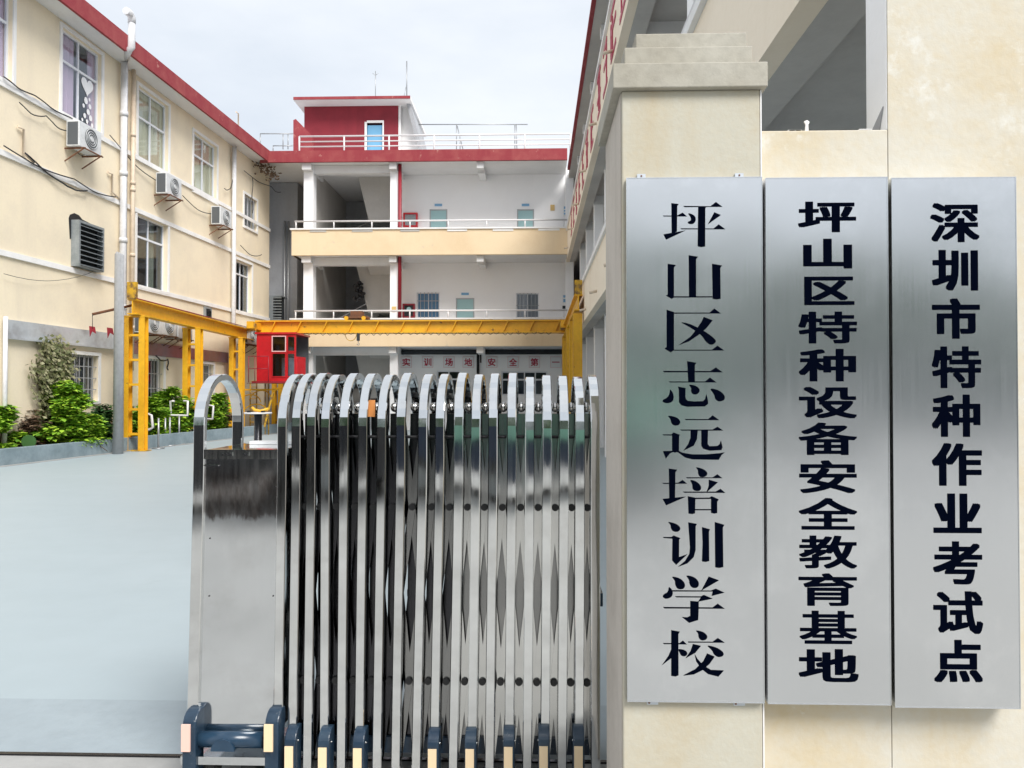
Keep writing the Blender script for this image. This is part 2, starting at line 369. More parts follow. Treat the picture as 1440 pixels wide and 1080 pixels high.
w0 = R['W1'][1]-R['W1'][0]; s17 = LW(17, 100)[0]; R['W0'] = [s17-w0, s17, R['W1'][2], R['W1'][3]]
print('LB', S1, {k: [round(x, 2) for x in v] for k, v in R.items()})
holes = [tuple(r) for r in R.values()]
ETOP = (LW(126, 0, .6)[1] + LW(367, 210, .6)[1])/2; EBOT = ETOP-.42
wall_mb(S0, S1, 0, EBOT, .24, holes).build('wall', M['cream'], LB)
# closed shell behind so that the rooms are dark
MB().box(S0, S0+.2, .24, 8, 0, EBOT).box(S1-.2, S1, .24, 8, 0, EBOT).box(S0+.2, S1-.2, 7.8, 8, 0, EBOT).box(S0+.2, S1-.2, .24, 7.8, 3.5, 3.7).box(S0+.2, S1-.2, .24, 7.8, 7.1, 7.3).build('inner_walls', M['grey_wall'], LB)
MB().box(S0-.5, S1+.3, -.6, 8.2, EBOT+.003, EBOT+.12).build('eave_slab', M['soffit_light'], LB)
MB().box(S0-.5, S1+.3, -.68, -.603, EBOT-.05, ETOP).build('eave_fascia', M['red'], LB)
def molding(pts, h=.13, pr=.06, name='molding'):
    zs = [LW(u, v)[1] for u, v in pts]; z = sum(zs)/len(zs); return z
for name, pts, segs in (('sill', ((0,108),(167,206),(300,287)), None), ('m2', ((0,207),(160,278),(180,291),(320,357)), None), ('m3', ((0,347),(160,393),(318,440)), None)):
    z = molding(pts); MB().box(S0, S1, -.05, -.002, z-.07, z+.06).build('molding', M['trim'], LB)
    print(name, [round(LW(*p)[1], 2) for p in pts])
def window(parent, r, cols=2, split=.36, y=.0, depth=.1, fr=M['frame_w'], gl=M['glass'], curtain=None, trim=.09, fw=.05, sill=True, grille=None, cpanels=((0, 1),)):
    x0, x1, z0, z1 = r
    f = MB()
    yy = y+depth
    for a, b, c, d in ((x0, x1, z0, z0+fw), (x0, x1, z1-fw, z1)): f.box(a, b, yy, yy+.06, c, d)
    for a, b in ((x0, x0+fw), (x1-fw, x1)): f.box(a, b, yy, yy+.06, z0+fw, z1-fw)
    zs = z1-(z1-z0)*split if split else None
    if zs: f.box(x0+fw, x1-fw, yy-.002, yy+.058, zs-fw*.6, zs+fw*.6)
    rows = [(z0+fw, (zs-fw*.6) if zs else z1-fw)] + ([(zs+fw*.6, z1-fw)] if zs else [])
    cw = (x1-x0-2*fw)/cols
    for c, d in rows:
        for i in range(1, cols): f.box(x0+fw+cw*i-fw*.4, x0+fw+cw*i+fw*.4, yy+.003, yy+.055, c, d)
    w = f.build('window', fr, parent)
    for c, d in rows:
        for i in range(cols):
            MB().box(x0+fw+cw*i+(fw*.4 if i else 0), x0+fw+cw*(i+1)-(fw*.4 if i < cols-1 else 0), yy+.025, yy+.031, c, d).build('pane', gl, w)
    if trim:
        t = MB(); p = y-.035
        t.box(x0-trim, x0-.001, p, y+.01, z0-trim, z1+trim).box(x1+.001, x1+trim, p, y+.01, z0-trim, z1+trim).box(x0-.001, x1+.001, p, y+.01, z1+.001, z1+trim).box(x0-.001, x1+.001, p-.02, y+.01, z0-trim, z0-.001)
        t.build('surround', M['trim'], w)
    if curtain:
        for a, b in cpanels:
            c = MB(); n0 = 40; xa = x0+(x1-x0)*a; xb = x0+(x1-x0)*b
            poly = [(xa+(xb-xa)*i/n0, yy+.10+.03*sin(i*1.9+a*7)+.015*sin(i*.7)) for i in range(n0+1)]
            for (p, q) in poly: c.v += [(p, q, z0), (p, q, z1)]
            for i in range(n0): c.f.append([2*i, 2*i+2, 2*i+3, 2*i+1]); c.sm.append(True)
            c.build('curtain', curtain, w)
    if grille:
        sp, hb = grille; k = int((x1-x0)/sp)
        for i in range(1, k): MB().box(x0+(x1-x0)*i/k-.009, x0+(x1-x0)*i/k+.009, y+.02, y+.038, z0, z1).build('bar', M['frame_g'] if fr is not M['rail_w'] else M['rail_w'], w)
        for j in range(1, hb+1):
            zz = z0+(z1-z0)*j/(hb+1); MB().box(x0, x1, y+.04, y+.05, zz-.012, zz+.012).build('bar', M['frame_g'] if fr is not M['rail_w'] else M['rail_w'], w)
    return w
window(LB, R['W0'], curtain=M['curtain_p'], cpanels=((0, 1),))
w1 = window(LB, R['W1'], curtain=M['curtain_p'], cpanels=((0, .46), (.8, 1)))
window(LB, R['W2'], curtain=M['curtain_y'], split=.4)
window(LB, R['W3'], curtain=M['curtain_y'], split=.36, cpanels=((.25, 1),))
window(LB, R['W4'], split=0, fw=.06, grille=(.16, 0))
window(LB, R['W5'], split=.3, curtain=M['curtain_y'], cpanels=((.55, .75),), depth=.14, gl=M['glass_dark'])
window(LB, R['W6'], split=.25, depth=.14, gl=M['glass_dark'])
window(LB, R['G1'], split=.0, fr=M['frame_g'], gl=M['glass_dark'], grille=(.17, 3), depth=.15)
window(LB, R['G2'], split=.0, gl=M['glass_dark'], grille=(.15, 2), depth=.15)
window(LB, R['G3'], split=.0, gl=M['glass_dark'], grille=(.15, 3), depth=.15)
# paper cut sticker in the first window: heart shaped balloons over small shapes
x0, x1, z0, z1 = R['W1']; cx = x0+(x1-x0)*.74; st = MB(); yy = .118
def blob(pts): st.prism([(cx+p, z0+q) for p, q in pts], yy-.002, yy)
heart = [(.30*sin(t)**3*.85, 1.12+.022*(13*cos(t)-5*cos(2*t)-2*cos(3*t)-cos(4*t))*.75) for t in [2*pi*i/28 for i in range(28)]]
blob(heart)
for (a, b, r) in ((-.05, .72, .08), (.12, .62, .06), (-.15, .55, .05), (.05, .45, .07), (-.1, .30, .06), (.15, .32, .07), (.0, .18, .05), (-.2, .16, .04), (.22, .15, .05), (.1, .8, .04)):
    blob([(a+r*cos(t), b+r*sin(t)*1.2) for t in [2*pi*i/8 for i in range(8)]])
st.build('paper_cut_sticker', M['signwhite'], w1)
# shiny metal flashing band above the ground floor windows
_, bz1 = LW(80, 459); _, bz0 = LW(80, 481)
sa, sb = LW(4, 470)[0], LW(158, 470)[0]
MB().box(sa, sb, -.09, -.003, bz0, bz1).build('flashing_panel', M['galv'], LB)
MB().box(sa, sb, -.12, -.091, bz0-.05, bz0).build('flashing_lip', M['galv'], LB)
sa2 = LW(178, 470)[0]; sb2 = LW(256, 470)[0]; sb3 = LW(318, 470)[0]
MB().box(sa2, sb2, -.09, -.003, bz0-.12, bz1-.12).build('flashing_panel', M['galv_r'], LB, label='purplish stained metal band section')
MB().box(sb2+.05, sb3, -.09, -.003, bz0-.12, bz1-.14).build('flashing_panel', M['galv_r'], LB)
# drain pipes
def ltube(pts, r, m, name='drainpipe', k=10):
    return MB().tube(pts, r, k).build(name, m, LB)
sp = LW(166, 300)[0]
_a = LW(169, 84, .16); _b = LW(185, 67, .76); _c = LW(187, 28, .76)
ltube([(sp, -.16, 0), (sp, -.16, _a[1]), (sp+.04, -.18, _a[1]+.12), (_b[0]-.05, -.70, _b[1]-.1), (_b[0], -.76, _b[1]), (_b[0], -.76, _c[1])], .095, M['pvc'])
ltube([(_b[0], -.76, _c[1]-.12), (_b[0], -.76, _c[1]+.02), (_b[0]-.08, -.76, _c[1]+.09), (_b[0]-.28, -.76, _c[1]+.09)], .105, M['pvc'], 'pipe_elbow')
for z in (1.9, 3.9, 5.8, 7.7, 9.4): MB().tube([(sp, -.16, z), (sp, -.16, z+.14)], .112, 12).build('pipe_collar', M['pvc'], LB)
sp2 = LW(181, 300)[0]
ltube([(sp2, -.12, 2.2), (sp2, -.12, EBOT)], .06, M['pvc_c'])
for z in (3.4, 5.5, 7.4, 7.6, 9.0): MB().tube([(sp2, -.12, z), (sp2, -.12, z+.1)], .075, 12).build('pipe_collar', M['pvc_c'], LB)
sp3 = LW(324, 300)[0]
ltube([(sp3, -.14, 0), (sp3, -.14, EBOT-.1)], .08, M['pvc'])
sp4 = LW(1.5, 500)[0]
ltube([(sp4, -.1, .3), (sp4, -.1, LW(1.5, 445)[1])], .05, M['pvc'])
for (u, vt, vb) in ((30, 182, 215), (155, 245, 270), (333, 160, 205)):   # small condensate pipes
    s, zt = LW(u, vt); _, zb = LW(u, vb); ltube([(s-.2, -.06, zt), (s, -.06, zt), (s, -.06, zb), (s+.35, -.06, zb-.12)], .028, M['pvc_c'], 'condensate_pipe', 8)
# cables on the facade
def cable(pts, sag=.25, r=.014, m=M['cable'], name='cable', off=-.09):
    P = []
    for (a, b) in zip(pts[:-1], pts[1:]):
        s0, z0_ = LW(*a); s1, z1_ = LW(*b)
        for i in range(9):
            t = i/9; P.append((s0+(s1-s0)*t, off-.02*sin(t*9), z0_+(z1_-z0_)*t - sag*4*t*(1-t)))
    s, z = LW(*pts[-1]); P.append((s, off, z))
    return MB().tube(P, r, 6).build(name, m, LB)
cable([(0, 108), (45, 135), (97, 167)], .05, .016); cable([(22, 144), (60, 163), (97, 184)], .12)
cable([(0, 205), (100, 252), (158, 277)], .10, .016); cable([(150, 190), (222, 258)], .15); cable([(30, 215), (90, 262), (118, 268)], .05, .02)
cable([(253, 275), (300, 300)], .2); cable([(330, 190), (322, 262), (312, 265)], .1); cable([(335, 345), (365, 358)], .2)
cable([(340, 240), (378, 262), (392, 270)], .1); cable([(0, 385), (130, 380)], .22, .006); cable([(352, 250), (352, 300)], 0)
cable([(120, 172), (122, 210), (98, 205)], .2, .01); cable([(215, 500), (232, 505), (232, 520)], .1, .02)
# louvred extractor on the second floor, scorched wall above it
def louvre(parent, x0, x1, z0, z1, prj=.22, n=9):
    f = MB(); f.box(x0, x0+.06, -prj, -.004, z0, z1).box(x1-.06, x1, -prj, -.004, z0, z1).box(x0+.06, x1-.06, -prj, -.004, z1-.06, z1).box(x0+.06, x1-.06, -prj, -.004, z0, z0+.05)
    v = f.build('louvre_vent', M['louvre'], parent)
    MB().box(x0+.06, x1-.06, -.06, -.005, z0+.05, z1-.06).build('backing', M['dark'], v)
    for i in range(n):
        zc = z0+.09+(z1-z0-.18)*i/(n-1); h = (z1-z0)/n*.42
        MB().hexa([(x0+.06, -prj-.03, zc-h), (x1-.06, -prj-.03, zc-h), (x1-.06, -prj-.015, zc-h), (x0+.06, -prj-.015, zc-h),
                   (x0+.06, -prj+.13, zc+h*.5), (x1-.06, -prj+.13, zc+h*.5), (x1-.06, -prj+.145, zc+h*.5), (x0+.06, -prj+.145, zc+h*.5)]).build('slat', M['louvre'], v)
    return v
lx0, lz1 = LW(100, 309); lx1, _ = LW(136, 309); _, lz0 = LW(100, 374)
louvre(LB, lx0, lx1, lz0, lz1)
soot = MB(); random.seed(3)
soot.prism([(lx0-.05, lz1-.5), (lx0-.10, lz1+.02), (lx0-.05, lz1+.12), (lx0+.12, lz1+.2), (lx0+.3, lz1+.19), (lx0+.45, lz1+.11), (lx0+.75, lz1+.08), (lx1-.1, lz1+.05), (lx1, lz1-.05), (lx0+.02, lz1-.06), (lx0-.01, lz1-.5)], -.006, -.0005)
soot.build('soot_mark', M['black'], LB)
lx0, lz1 = LW(286, 431); lx1, _ = LW(295, 431); louvre(LB, lx0, lx1, LW(286, 446)[1], lz1, .08, 5)

# air conditioners on the wall
def make_ac():
    t = thing('air_conditioner', (0, 0, 0), 'x', 'air conditioner')
    MB().box(-.4, .4, -.40, -.10, 0, .56).build('casing', M['ac'], t, .012)
    MB().box(-.405, -.398, -.37, -.13, .03, .53).build('side_grille', M['ac_dark'], t)
    f = MB(); f.tube([(.02, -.405, .28), (.02, -.415, .28)], .225, 24); f.build('fan_guard', M['ac_dark'], t)
    for r in (.06, .11, .16, .215):
        MB().tube([(.02+r*cos(a), -.42, .28+r*sin(a)) for a in [2*pi*i/20 for i in range(21)]], .007, 5, False).build('guard_ring', M['ac'], t)
    MB().tube([(.02, -.41, .28), (.02, -.425, .28)], .045, 12).build('hub', M['ac'], t)
    b = MB()
    for x in (-.3, .3): b.bar((x, -.48, -.02), (x, -.0, -.02), .03, .03, Vector((0, 0, 1))).bar((x, -.44, -.03), (x, -.0, -.3), .02, .02, Vector((1, 0, 0)))
    b.bar((-.36, -.46, -.025), (.36, -.46, -.025), .03, .02, Vector((0, 0, 1)))
    b.build('bracket', M['rust'], t)
    return t
acp = make_ac(); first = True
AC = [(119, 213, 'air conditioner on brackets right under the window with pink curtains'), (238, 277, 'air conditioner under the window with closed pale yellow curtains'),
      (312, 319, 'air conditioner between the third yellow curtained window and the small far window'),
      (209, 469, 'low air conditioner behind the first yellow crane post, nearest of the row'), (231, 472, 'low air conditioner second in the row behind the yellow runway beam'), (254, 477, 'low air conditioner behind the second yellow crane post'),
      (350, 484, 'low air conditioner left of the red cabin, the nearer of two'), (361, 485, 'low air conditioner touching the red cabin outline, the farther of two')]
for u, v, lab in AC:
    o = acp if first else copy_tree(acp); first = False
    s, z = LW(u, v, .3); p = lframe(.0) + dW*s; o.location = (p.x, p.y, z); o.rotation_euler.z = pi/2-PHI
    if v < 330: o.scale = (1.15, 1.15, 1.15)
    o['label'] = 'white '+lab; o['group'] = 'air conditioners on the cream building'

# planter
kp = [ground(0, 656), ground(158, 637)]
kd = (kp[1]-kp[0]).normalized(); kn = Vector((-kd.y, kd.x, 0)); a = kp[0]-kd*5; b = kp[0]+kd*16.5
PL = wthing('planter_kerb', tuple(kp[0]), 'low blue grey kerb of the planting bed below the left building', 'kerb')
MB().hexa([a, b, b+kn*.14, a+kn*.14]+[p+Vector((0, 0, .36)) for p in (a, b, b+kn*.14, a+kn*.14)]).build('kerb_wall', M['kerb'], PL, .01)
s_ = MB(); c1 = Vector((-13, a.y, 0)); c2 = Vector((-11.5, b.y, 0))
s_.v = [tuple(a+kn*.1+Vector((0,0,.24))), tuple(b+kn*.1+Vector((0,0,.24))), (c2.x, c2.y, .24), (c1.x, c1.y, .24)]; s_.f = [[0,1,2,3]]; s_.sm = [False]
s_.build('planting_bed', M['soil'], kind='structure')
MB().hexa([a-kn*.12+Vector((0,0,-.01)), b-kn*.12+Vector((0,0,-.01)), b-kn*.002+Vector((0,0,-.01)), a-kn*.002+Vector((0,0,-.01))]+[p+Vector((0, 0, .012)) for p in (a-kn*.12, b-kn*.12, b-kn*.002, a-kn*.002)]).build('kerb_edge_strip', M['concrete'], kind='structure')

def bush(name, u0, u1, vt, vb, Y, n, leaf, m, label, cat='bush', depth=1.0, group=None, layered=False, seed=1, z0=None):
    rnd = random.Random(seed)
    A = at(u0, vt, Y); B = at(u1, vb, Y); zb = B.z if z0 is None else z0
    c = Vector(((A.x+B.x)/2, Y, 0)); w = (B.x-A.x)/2; h = A.z-zb
    t = wthing(name, (c.x, Y, .24), label, cat, group)
    cl = []
    for i in range(max(9, int(w*h*20))):
        th = rnd.random()*2*pi; rr = rnd.random()**.5; q = rnd.random()
        prof = (1-(q-.35)**2*1.8)
        cl.append((c.x+w*.9*rr*cos(th)*prof, Y+depth*rr*sin(th)*.6*prof, zb+h*q*.95, (.22+.24*rnd.random())*min(1.2, max(.7, w))))
    mb = MB()
    for i in range(n):
        x, y, z, r = rnd.choice(cl); a1 = rnd.random()*2*pi; e = math.acos(2*rnd.random()-1)
        rr = r*rnd.random()**.35
        p = Vector((x+rr*sin(e)*cos(a1), y+rr*sin(e)*sin(a1), z+rr*cos(e)*(.55 if layered else .9)))
        L_ = leaf*(.6+.8*rnd.random()); az = rnd.random()*2*pi; tilt = rnd.uniform(-.5, .7)
        d = Vector((cos(az)*cos(tilt), sin(az)*cos(tilt), -sin(tilt)*.6)); sd_ = Vector((-sin(az), cos(az), rnd.uniform(-.4, .4)))*.28*L_
        p.z = max(p.z, .27+rnd.random()*.12)
        sdist = (p-kp[0]).dot(kn)
        if sdist < .12: p = p+kn*(.12-sdist+.25*rnd.random())
        k = len(mb.v); mid = p+d*L_*.5+Vector((0, 0, .06*L_))
        mb.v += [tuple(p), tuple(mid+sd_), tuple(p+d*L_), tuple(mid-sd_)]; mb.f.append([k, k+1, k+2, k+3]); mb.sm.append(False)
    mb.build('foliage', m, t)
    st_ = MB()
    for i in range(7):
        x, y, z, r = rnd.choice(cl); st_.tube([(c.x+rnd.uniform(-.15, .15)*w, Y, .2), ((c.x+x)/2, (Y+y)/2, (z+.2)/2+.1), (x, y, z)], .022, 5, r2=.008)
    st_.build('stem', M['bark'], t)
    return t
bush('lime_bush', 38, 134, 536, 645, 18.6, 16000, .17, M['leaf_l'], 'large lime green layered bush under the first ground floor window', layered=True, seed=2)
bush('lime_bush', 98, 156, 575, 640, 18.9, 7000, .16, M['leaf_l'], 'smaller lime green bush adjoining the large one on its right side', layered=True, seed=12)
bush('lime_bush', -30, 34, 575, 640, 16.9, 7000, .15, M['leaf_l'], 'lime green bush cut off by the left edge of the picture', layered=True, seed=3)
bush('dark_bush', 118, 158, 574, 636, 19.9, 6000, .13, M['leaf_d'], 'dark green bush between the lime bushes and the grey pole', seed=4)
bush('dry_bush', 25, 62, 588, 645, 17.8, 1500, .12, M['leaf_dry'], 'brownish dry bush left of the large lime bush', seed=5)
_cp = lframe(.05)+dW*LW(70, 540)[0]
CRP = wthing('creeper', (_cp.x, _cp.y, .3), 'pale sparse creeper climbing the cream wall left of the barred window', 'creeper')
rn = random.Random(61); q = MB(); stx = MB()
cc = [(50+42*rn.random(), 484+95*rn.random()) for _ in range(34)]
cc = [(u, v) for u, v in cc if not (u < 62 and v < 500)]
for (u, v) in cc:
    s_0, z_0 = LW(u, v, .1)
    P = lframe(.06)+dW*s_0; stx.tube([tuple(lframe(.06)+dW*(s_0*.5+LW(70, 560)[0]*.5))[:2]+(.5*z_0+.2,), (P.x, P.y, z_0)], .012, 5)
    for k_ in range(60):
        p = lframe(.06+.22*rn.random())+dW*(s_0+rn.gauss(0, .17)); z = z_0+rn.gauss(0, .15)
        d = (dW*rn.uniform(-1, 1)+Vector((0, 0, rn.uniform(-1, .4)))+nW*.4).normalized()*.12; e = d.cross(nW).normalized()*.04; p.z = z
        k = len(q.v); q.v += [tuple(p), tuple(p+d*.5+e), tuple(p+d), tuple(p+d*.5-e)]; q.f.append([k, k+1, k+2, k+3]); q.sm.append(False)
q.build('foliage', M['leaf_c'], CRP); stx.build('stem', M['bark'], CRP)
bush('dark_bush', 184, 240, 562, 615, 22.2, 6000, .15, M['leaf_l'], 'green bush behind the first yellow crane post', seed=7)
bush('lime_bush', 208, 268, 548, 612, 23.5, 8000, .16, M['leaf_l'], 'tall green bush in front of the second barred window', seed=8)
bush('lime_bush', 282, 322, 552, 606, 26.0, 5000, .16, M['leaf_l'], 'green bush between the second and third yellow crane posts', seed=9)
bush('dark_bush', 228, 306, 572, 615, 24.2, 8000, .13, M['leaf_d'], 'dark low shrub filling the bed behind the white handled stands', seed=10)
bush('dry_bush', 300, 326, 575, 610, 26.8, 1300, .13, M['leaf_dry'], 'dry leaved shrub beside the third yellow crane post', seed=11)
# round leaf plant by the kerb
rp = wthing('elephant_ear_plant', tuple(at(40, 635, 16.9)), 'low plant with one broad round grey green leaf beside the kerb', 'plant')
p = at(40, 621, 16.9); q = MB(); q.prism([(p.x+.17*cos(t), p.z+.15*sin(t)) for t in [2*pi*i/14 for i in range(14)]], 16.9, 16.92)
q.build('leaf', M['leaf_d'], rp); MB().tube([(p.x, 16.95, .2), (p.x, 16.93, p.z)], .012, 6).build('stem', M['leaf_d'], rp)

# ---------------------------------------------------------------- concrete pole
g = ground(166, 638); ptop = at(168, 356, g.y).z
PO = wthing('utility_pole', tuple(g), 'tall grey round concrete pole in front of the cream wall by the yellow crane', 'pole')
MB().tube([(g.x, g.y, 0), (g.x, g.y, ptop-.04), (g.x+.02, g.y, ptop)], .125, 20, r2=.095).build('shaft', M['pole'], PO)
# rusty arm with red flags
FA = wthing('flag_arm', tuple(at(130, 441, g.y+.3)), 'rusty steel arm beside the grey pole with small red flags hanging', 'bracket')
A = at(130, 442, g.y+.3); B = at(196, 427, 20.4)
MB().tube([tuple(A), tuple(B)], .035, 8).build('arm', M['rust'], FA)
C = at(130, 462, g.y+.3); MB().tube([tuple(A), tuple(C)], .008, 5).build('cord', M['cable'], FA)
for (u, v) in ((130, 466), (155, 468)):
    P = at(u, v, g.y+.3); MB().prism([(P.x-.09, P.z+.14), (P.x+.06, P.z+.12), (P.x+.09, P.z-.06), (P.x-.01, P.z), (P.x-.07, P.z-.14)], P.y, P.y+.012).build('flag', M['pipe_red'], FA)

# ---------------------------------------------------------------- back building
YF, YW = 30.5, 32.5
BB = wthing('classroom_block', (-4, YF, 0), 'three storey white block across the yard with cream parapets and red roof band', 'building')
XL = at(410, 340, YF).x; XR = 1.30
def zf(v, Y=YF): return at(620, v, Y).z
RT, RB = zf(210), zf(226)
MB().box(XL-1.3, XR, YF, YF+.12, RB, RT).build('roof_fascia', M['red'], BB)
MB().box(XL-3.2, XR, YF+.9, 40, RB+.004, RB+.2).box(XL-1.3, XR, YF+.12, YF+.9, RB+.004, RB+.2).build('roof_slab', M['soffit_light'], BB)
P3T, P3B, P2T, P2B = zf(320), zf(358), zf(447), zf(487)
for a, b in ((P3B, P3T), (P2B, P2T)):
    MB().box(XL, XR-.003, YF, YF+.15, a, b-.06).build('parapet', M['cream_back'], BB)
    MB().box(XL-.06, XR-.003, YF-.05, YF+.2, b-.058, b).build('coping', M['trim'], BB)
    MB().box(XL+.003, XR, YF+.152, YW, a+.0, a+.14).build('floor_slab', M['soffit_light'], BB)
    MB().box(XL, XL+.15, YF+.152, YW, a, b-.06).build('parapet_return', M['cream_back'], BB)
    for i, (u0, u1) in enumerate(((436, 459), (495, 524), (563, 590), (629, 657), (693, 722), (757, 787))):
        x0 = at(u0, 325, YF).x; x1 = at(u1, 325, YF).x; MB().box(x0, x1, YF-.02, YF-.003, b-.15, b-.062).build('drain_slot', M['trim'] if i > 2 else M['soffit'], BB)
    rl = MB(); zr = b+.30
    rl.tube([(XL+.1, YF+.08, zr), (XR, YF+.08, zr)], .035, 8); r_ = rl.build('handrail', M['rail_w'], BB)
    k = 7
    for i in range(k+1):
        x = XL+.15+(XR-XL-.3)*i/k; MB().tube([(x, YF+.08, b), (x, YF+.08, zr-.03)], .028, 8).build('post', M['rail_w'], r_)
# main wall with openings
wx0 = at(552, 300, YW).x; wx1 = at(806, 300, YW).x
def br(u0, u1, vt, vb, Y=YW):
    a = at(u0, vt, Y); b = at(u1, vb, Y); return [a.x, b.x, b.z, a.z]
D = {'d3a': br(604, 629, 294, 326), 'd3b': br(727, 751, 294, 326), 'd2': br(641, 667, 419, 455), 'w2a': br(586, 618, 411, 447), 'w2b': br(726, 758, 412, 447),
     'g1': br(614, 648, 521, 556), 'g2': br(705, 770, 522, 556)}
F3, F2 = P3B+.142, P2B+.142
for k in ('d3a', 'd3b'): D[k][2] = F3
D['d2'][2] = F2
wb = wall_mb(wx0, wx1, 0, RB, .2, [tuple(r) for r in D.values()], YW+.004).build('wall', M['white'], BB)
for k, c in (('d3a', 'door_t'), ('d3b', 'door_t'), ('d2', 'door_t')):
    x0, x1, z0, z1 = D[k]
    fr = MB().box(x0, x0+.05, YW+.03, YW+.1, z0, z1).box(x1-.05, x1, YW+.03, YW+.1, z0, z1).box(x0+.05, x1-.05, YW+.03, YW+.1, z1-.05, z1)
    d = fr.build('door', M['frame_g'], BB); MB().box(x0+.05, x1-.05, YW+.06, YW+.1, z0, z1-.05).build('leaf', M[c], d)
    MB().box(x1-.16, x1-.1, YW+.03, YW+.06, z0+1.0, z0+1.1).build('handle', M['steelgrey'], d)
    cx = (x0+x1)/2; MB().box(cx-.16, cx+.16, YW-.02, YW, z1+.12, z1+.22).build('door_sign', M['signblue'], BB)
window(BB, D['w2a'], 2, 0, YW+.004, .08, M['frame_w'], M['glass'], M['curtain_b'], 0, .045, grille=(.16, 2))
window(BB, D['w2b'], 2, 0, YW+.004, .08, M['frame_w'], M['glass'], M['grey_wall'], 0, .045, grille=(.16, 1), cpanels=((0, .5),))
window(BB, D['g1'], 2, .35, YW+.004, .08, M['frame_w'], M['glass_dark'], None, 0, .06)
window(BB, D['g2'], 4, .35, YW+.004, .08, M['frame_w'], M['glass_dark'], None, 0, .06)
MB().box(XL-.5, XR+2, 39.8, 40, 0, RB).box(XL+.3, XL+.5, 37, 39.8, 0, RB).box(wx0+3.5, wx1, YW+1.5, YW+1.6, 0, RB-.01).build('rear_wall', M['grey_wall'], BB)
# columns and beams
c1a, c1b = at(427.5, 300, 31).x, at(441, 300, 31).x; c2a, c2b = at(549, 300, 31).x, at(560, 300, 31).x
for a, b in ((c1a, c1b), (c2a, c2b), (1.28, 1.6)):
    for z0, z1 in ((0, P2B), (F2, P3B), (F3, RB)): MB().box(a, b, 30.95 if a < 1 else 31.6, 31.4 if a < 1 else 31.95, z0, z1-.002).build('column', M['white'], BB)
c3 = at(676, 300, 31).x
for z1 in (P2B, P3B, RB):
    for a, b in ((c1a, c1b), (c2a, c2b), (c3-.15, c3+.15)): MB().box(a+.01, b-.01, YF+.15, 30.94, z1-.26, z1-.004).box(a+.01, b-.01, 31.41, YW-.004, z1-.26, z1-.004).build('beam', M['soffit_light'], BB)
    MB().box(c1b, c2a, 31.0, 31.3, z1-.32, z1-.006).build('beam', M['soffit_light'], BB)
# stair bay
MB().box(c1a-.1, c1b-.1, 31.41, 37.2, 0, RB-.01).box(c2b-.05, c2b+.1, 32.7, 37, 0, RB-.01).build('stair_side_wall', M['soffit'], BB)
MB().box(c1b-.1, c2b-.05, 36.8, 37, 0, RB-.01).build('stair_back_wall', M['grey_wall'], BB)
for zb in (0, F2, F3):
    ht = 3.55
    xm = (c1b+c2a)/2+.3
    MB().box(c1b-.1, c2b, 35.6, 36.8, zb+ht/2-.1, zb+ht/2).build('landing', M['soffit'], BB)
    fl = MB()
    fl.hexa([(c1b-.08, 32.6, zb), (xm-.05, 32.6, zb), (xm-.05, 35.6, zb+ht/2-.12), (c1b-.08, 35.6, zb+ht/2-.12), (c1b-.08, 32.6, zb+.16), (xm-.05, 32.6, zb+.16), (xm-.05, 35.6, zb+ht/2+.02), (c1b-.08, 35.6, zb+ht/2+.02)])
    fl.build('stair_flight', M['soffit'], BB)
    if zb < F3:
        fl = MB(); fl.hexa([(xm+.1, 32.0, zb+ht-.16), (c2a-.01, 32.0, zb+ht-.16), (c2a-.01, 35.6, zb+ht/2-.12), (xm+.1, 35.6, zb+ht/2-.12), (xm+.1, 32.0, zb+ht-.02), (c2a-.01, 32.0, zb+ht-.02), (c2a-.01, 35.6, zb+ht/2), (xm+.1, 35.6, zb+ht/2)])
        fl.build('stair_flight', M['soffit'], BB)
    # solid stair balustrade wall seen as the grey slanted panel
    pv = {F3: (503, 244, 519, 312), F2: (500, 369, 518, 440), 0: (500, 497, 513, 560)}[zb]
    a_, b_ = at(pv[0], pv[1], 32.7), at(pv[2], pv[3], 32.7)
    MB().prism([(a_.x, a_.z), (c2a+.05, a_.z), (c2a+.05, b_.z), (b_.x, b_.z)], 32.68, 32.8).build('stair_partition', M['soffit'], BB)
for zb in (F2, F3):
    MB().tube([(c1b+.1, 33.4, zb+1.1), (xm-.3, 34.8, zb+2.2)], .025, 6).build('stair_rail', M['rail_w'], BB)
# hanging dark jacket-like bundle of cables in the stair
bd = at(505, 410, 32.5); q = MB(); rn = random.Random(5)
for i in range(26): q.sphere((bd.x+rn.gauss(0, .11), 32.45+rn.gauss(0, .05), bd.z+rn.uniform(-.35, .38)), rn.uniform(.05, .11), 8)
q.build('hanging_bundle', M['black'], label='dark bundle of hoses hanging in the second floor stairwell opening', cat='bundle')
# red fire pipe
px = at(562, 300, YF+.35).x
rp_ = MB(); rp_.tube([(px, YF+.4, P2T-.1), (px, YF+.4, RB-.02)], .075, 12); rp_.build('fire_pipe', M['pipe_red'], BB)
MB().tube([(XL+.1, 31.9, zf(495, 31.9)), (XR, 31.9, zf(495, 31.9))], .11, 8).build('service_pipe', M['dark'], BB)
for u in (431, 552, 676): x = at(u, 500, 31.9).x; MB().tube([(x, 31.9, zf(495, 31.9)), (x, 31.9, zf(495, 31.9)-.45)], .035, 8).build('pipe_hanger', M['black'], BB)
x = at(672, 500, 32.3).x; MB().tube([(x, 32.35, 0), (x, 32.35, zf(495, 31.9))], .06, 8).build('downpipe', M['black'], BB)
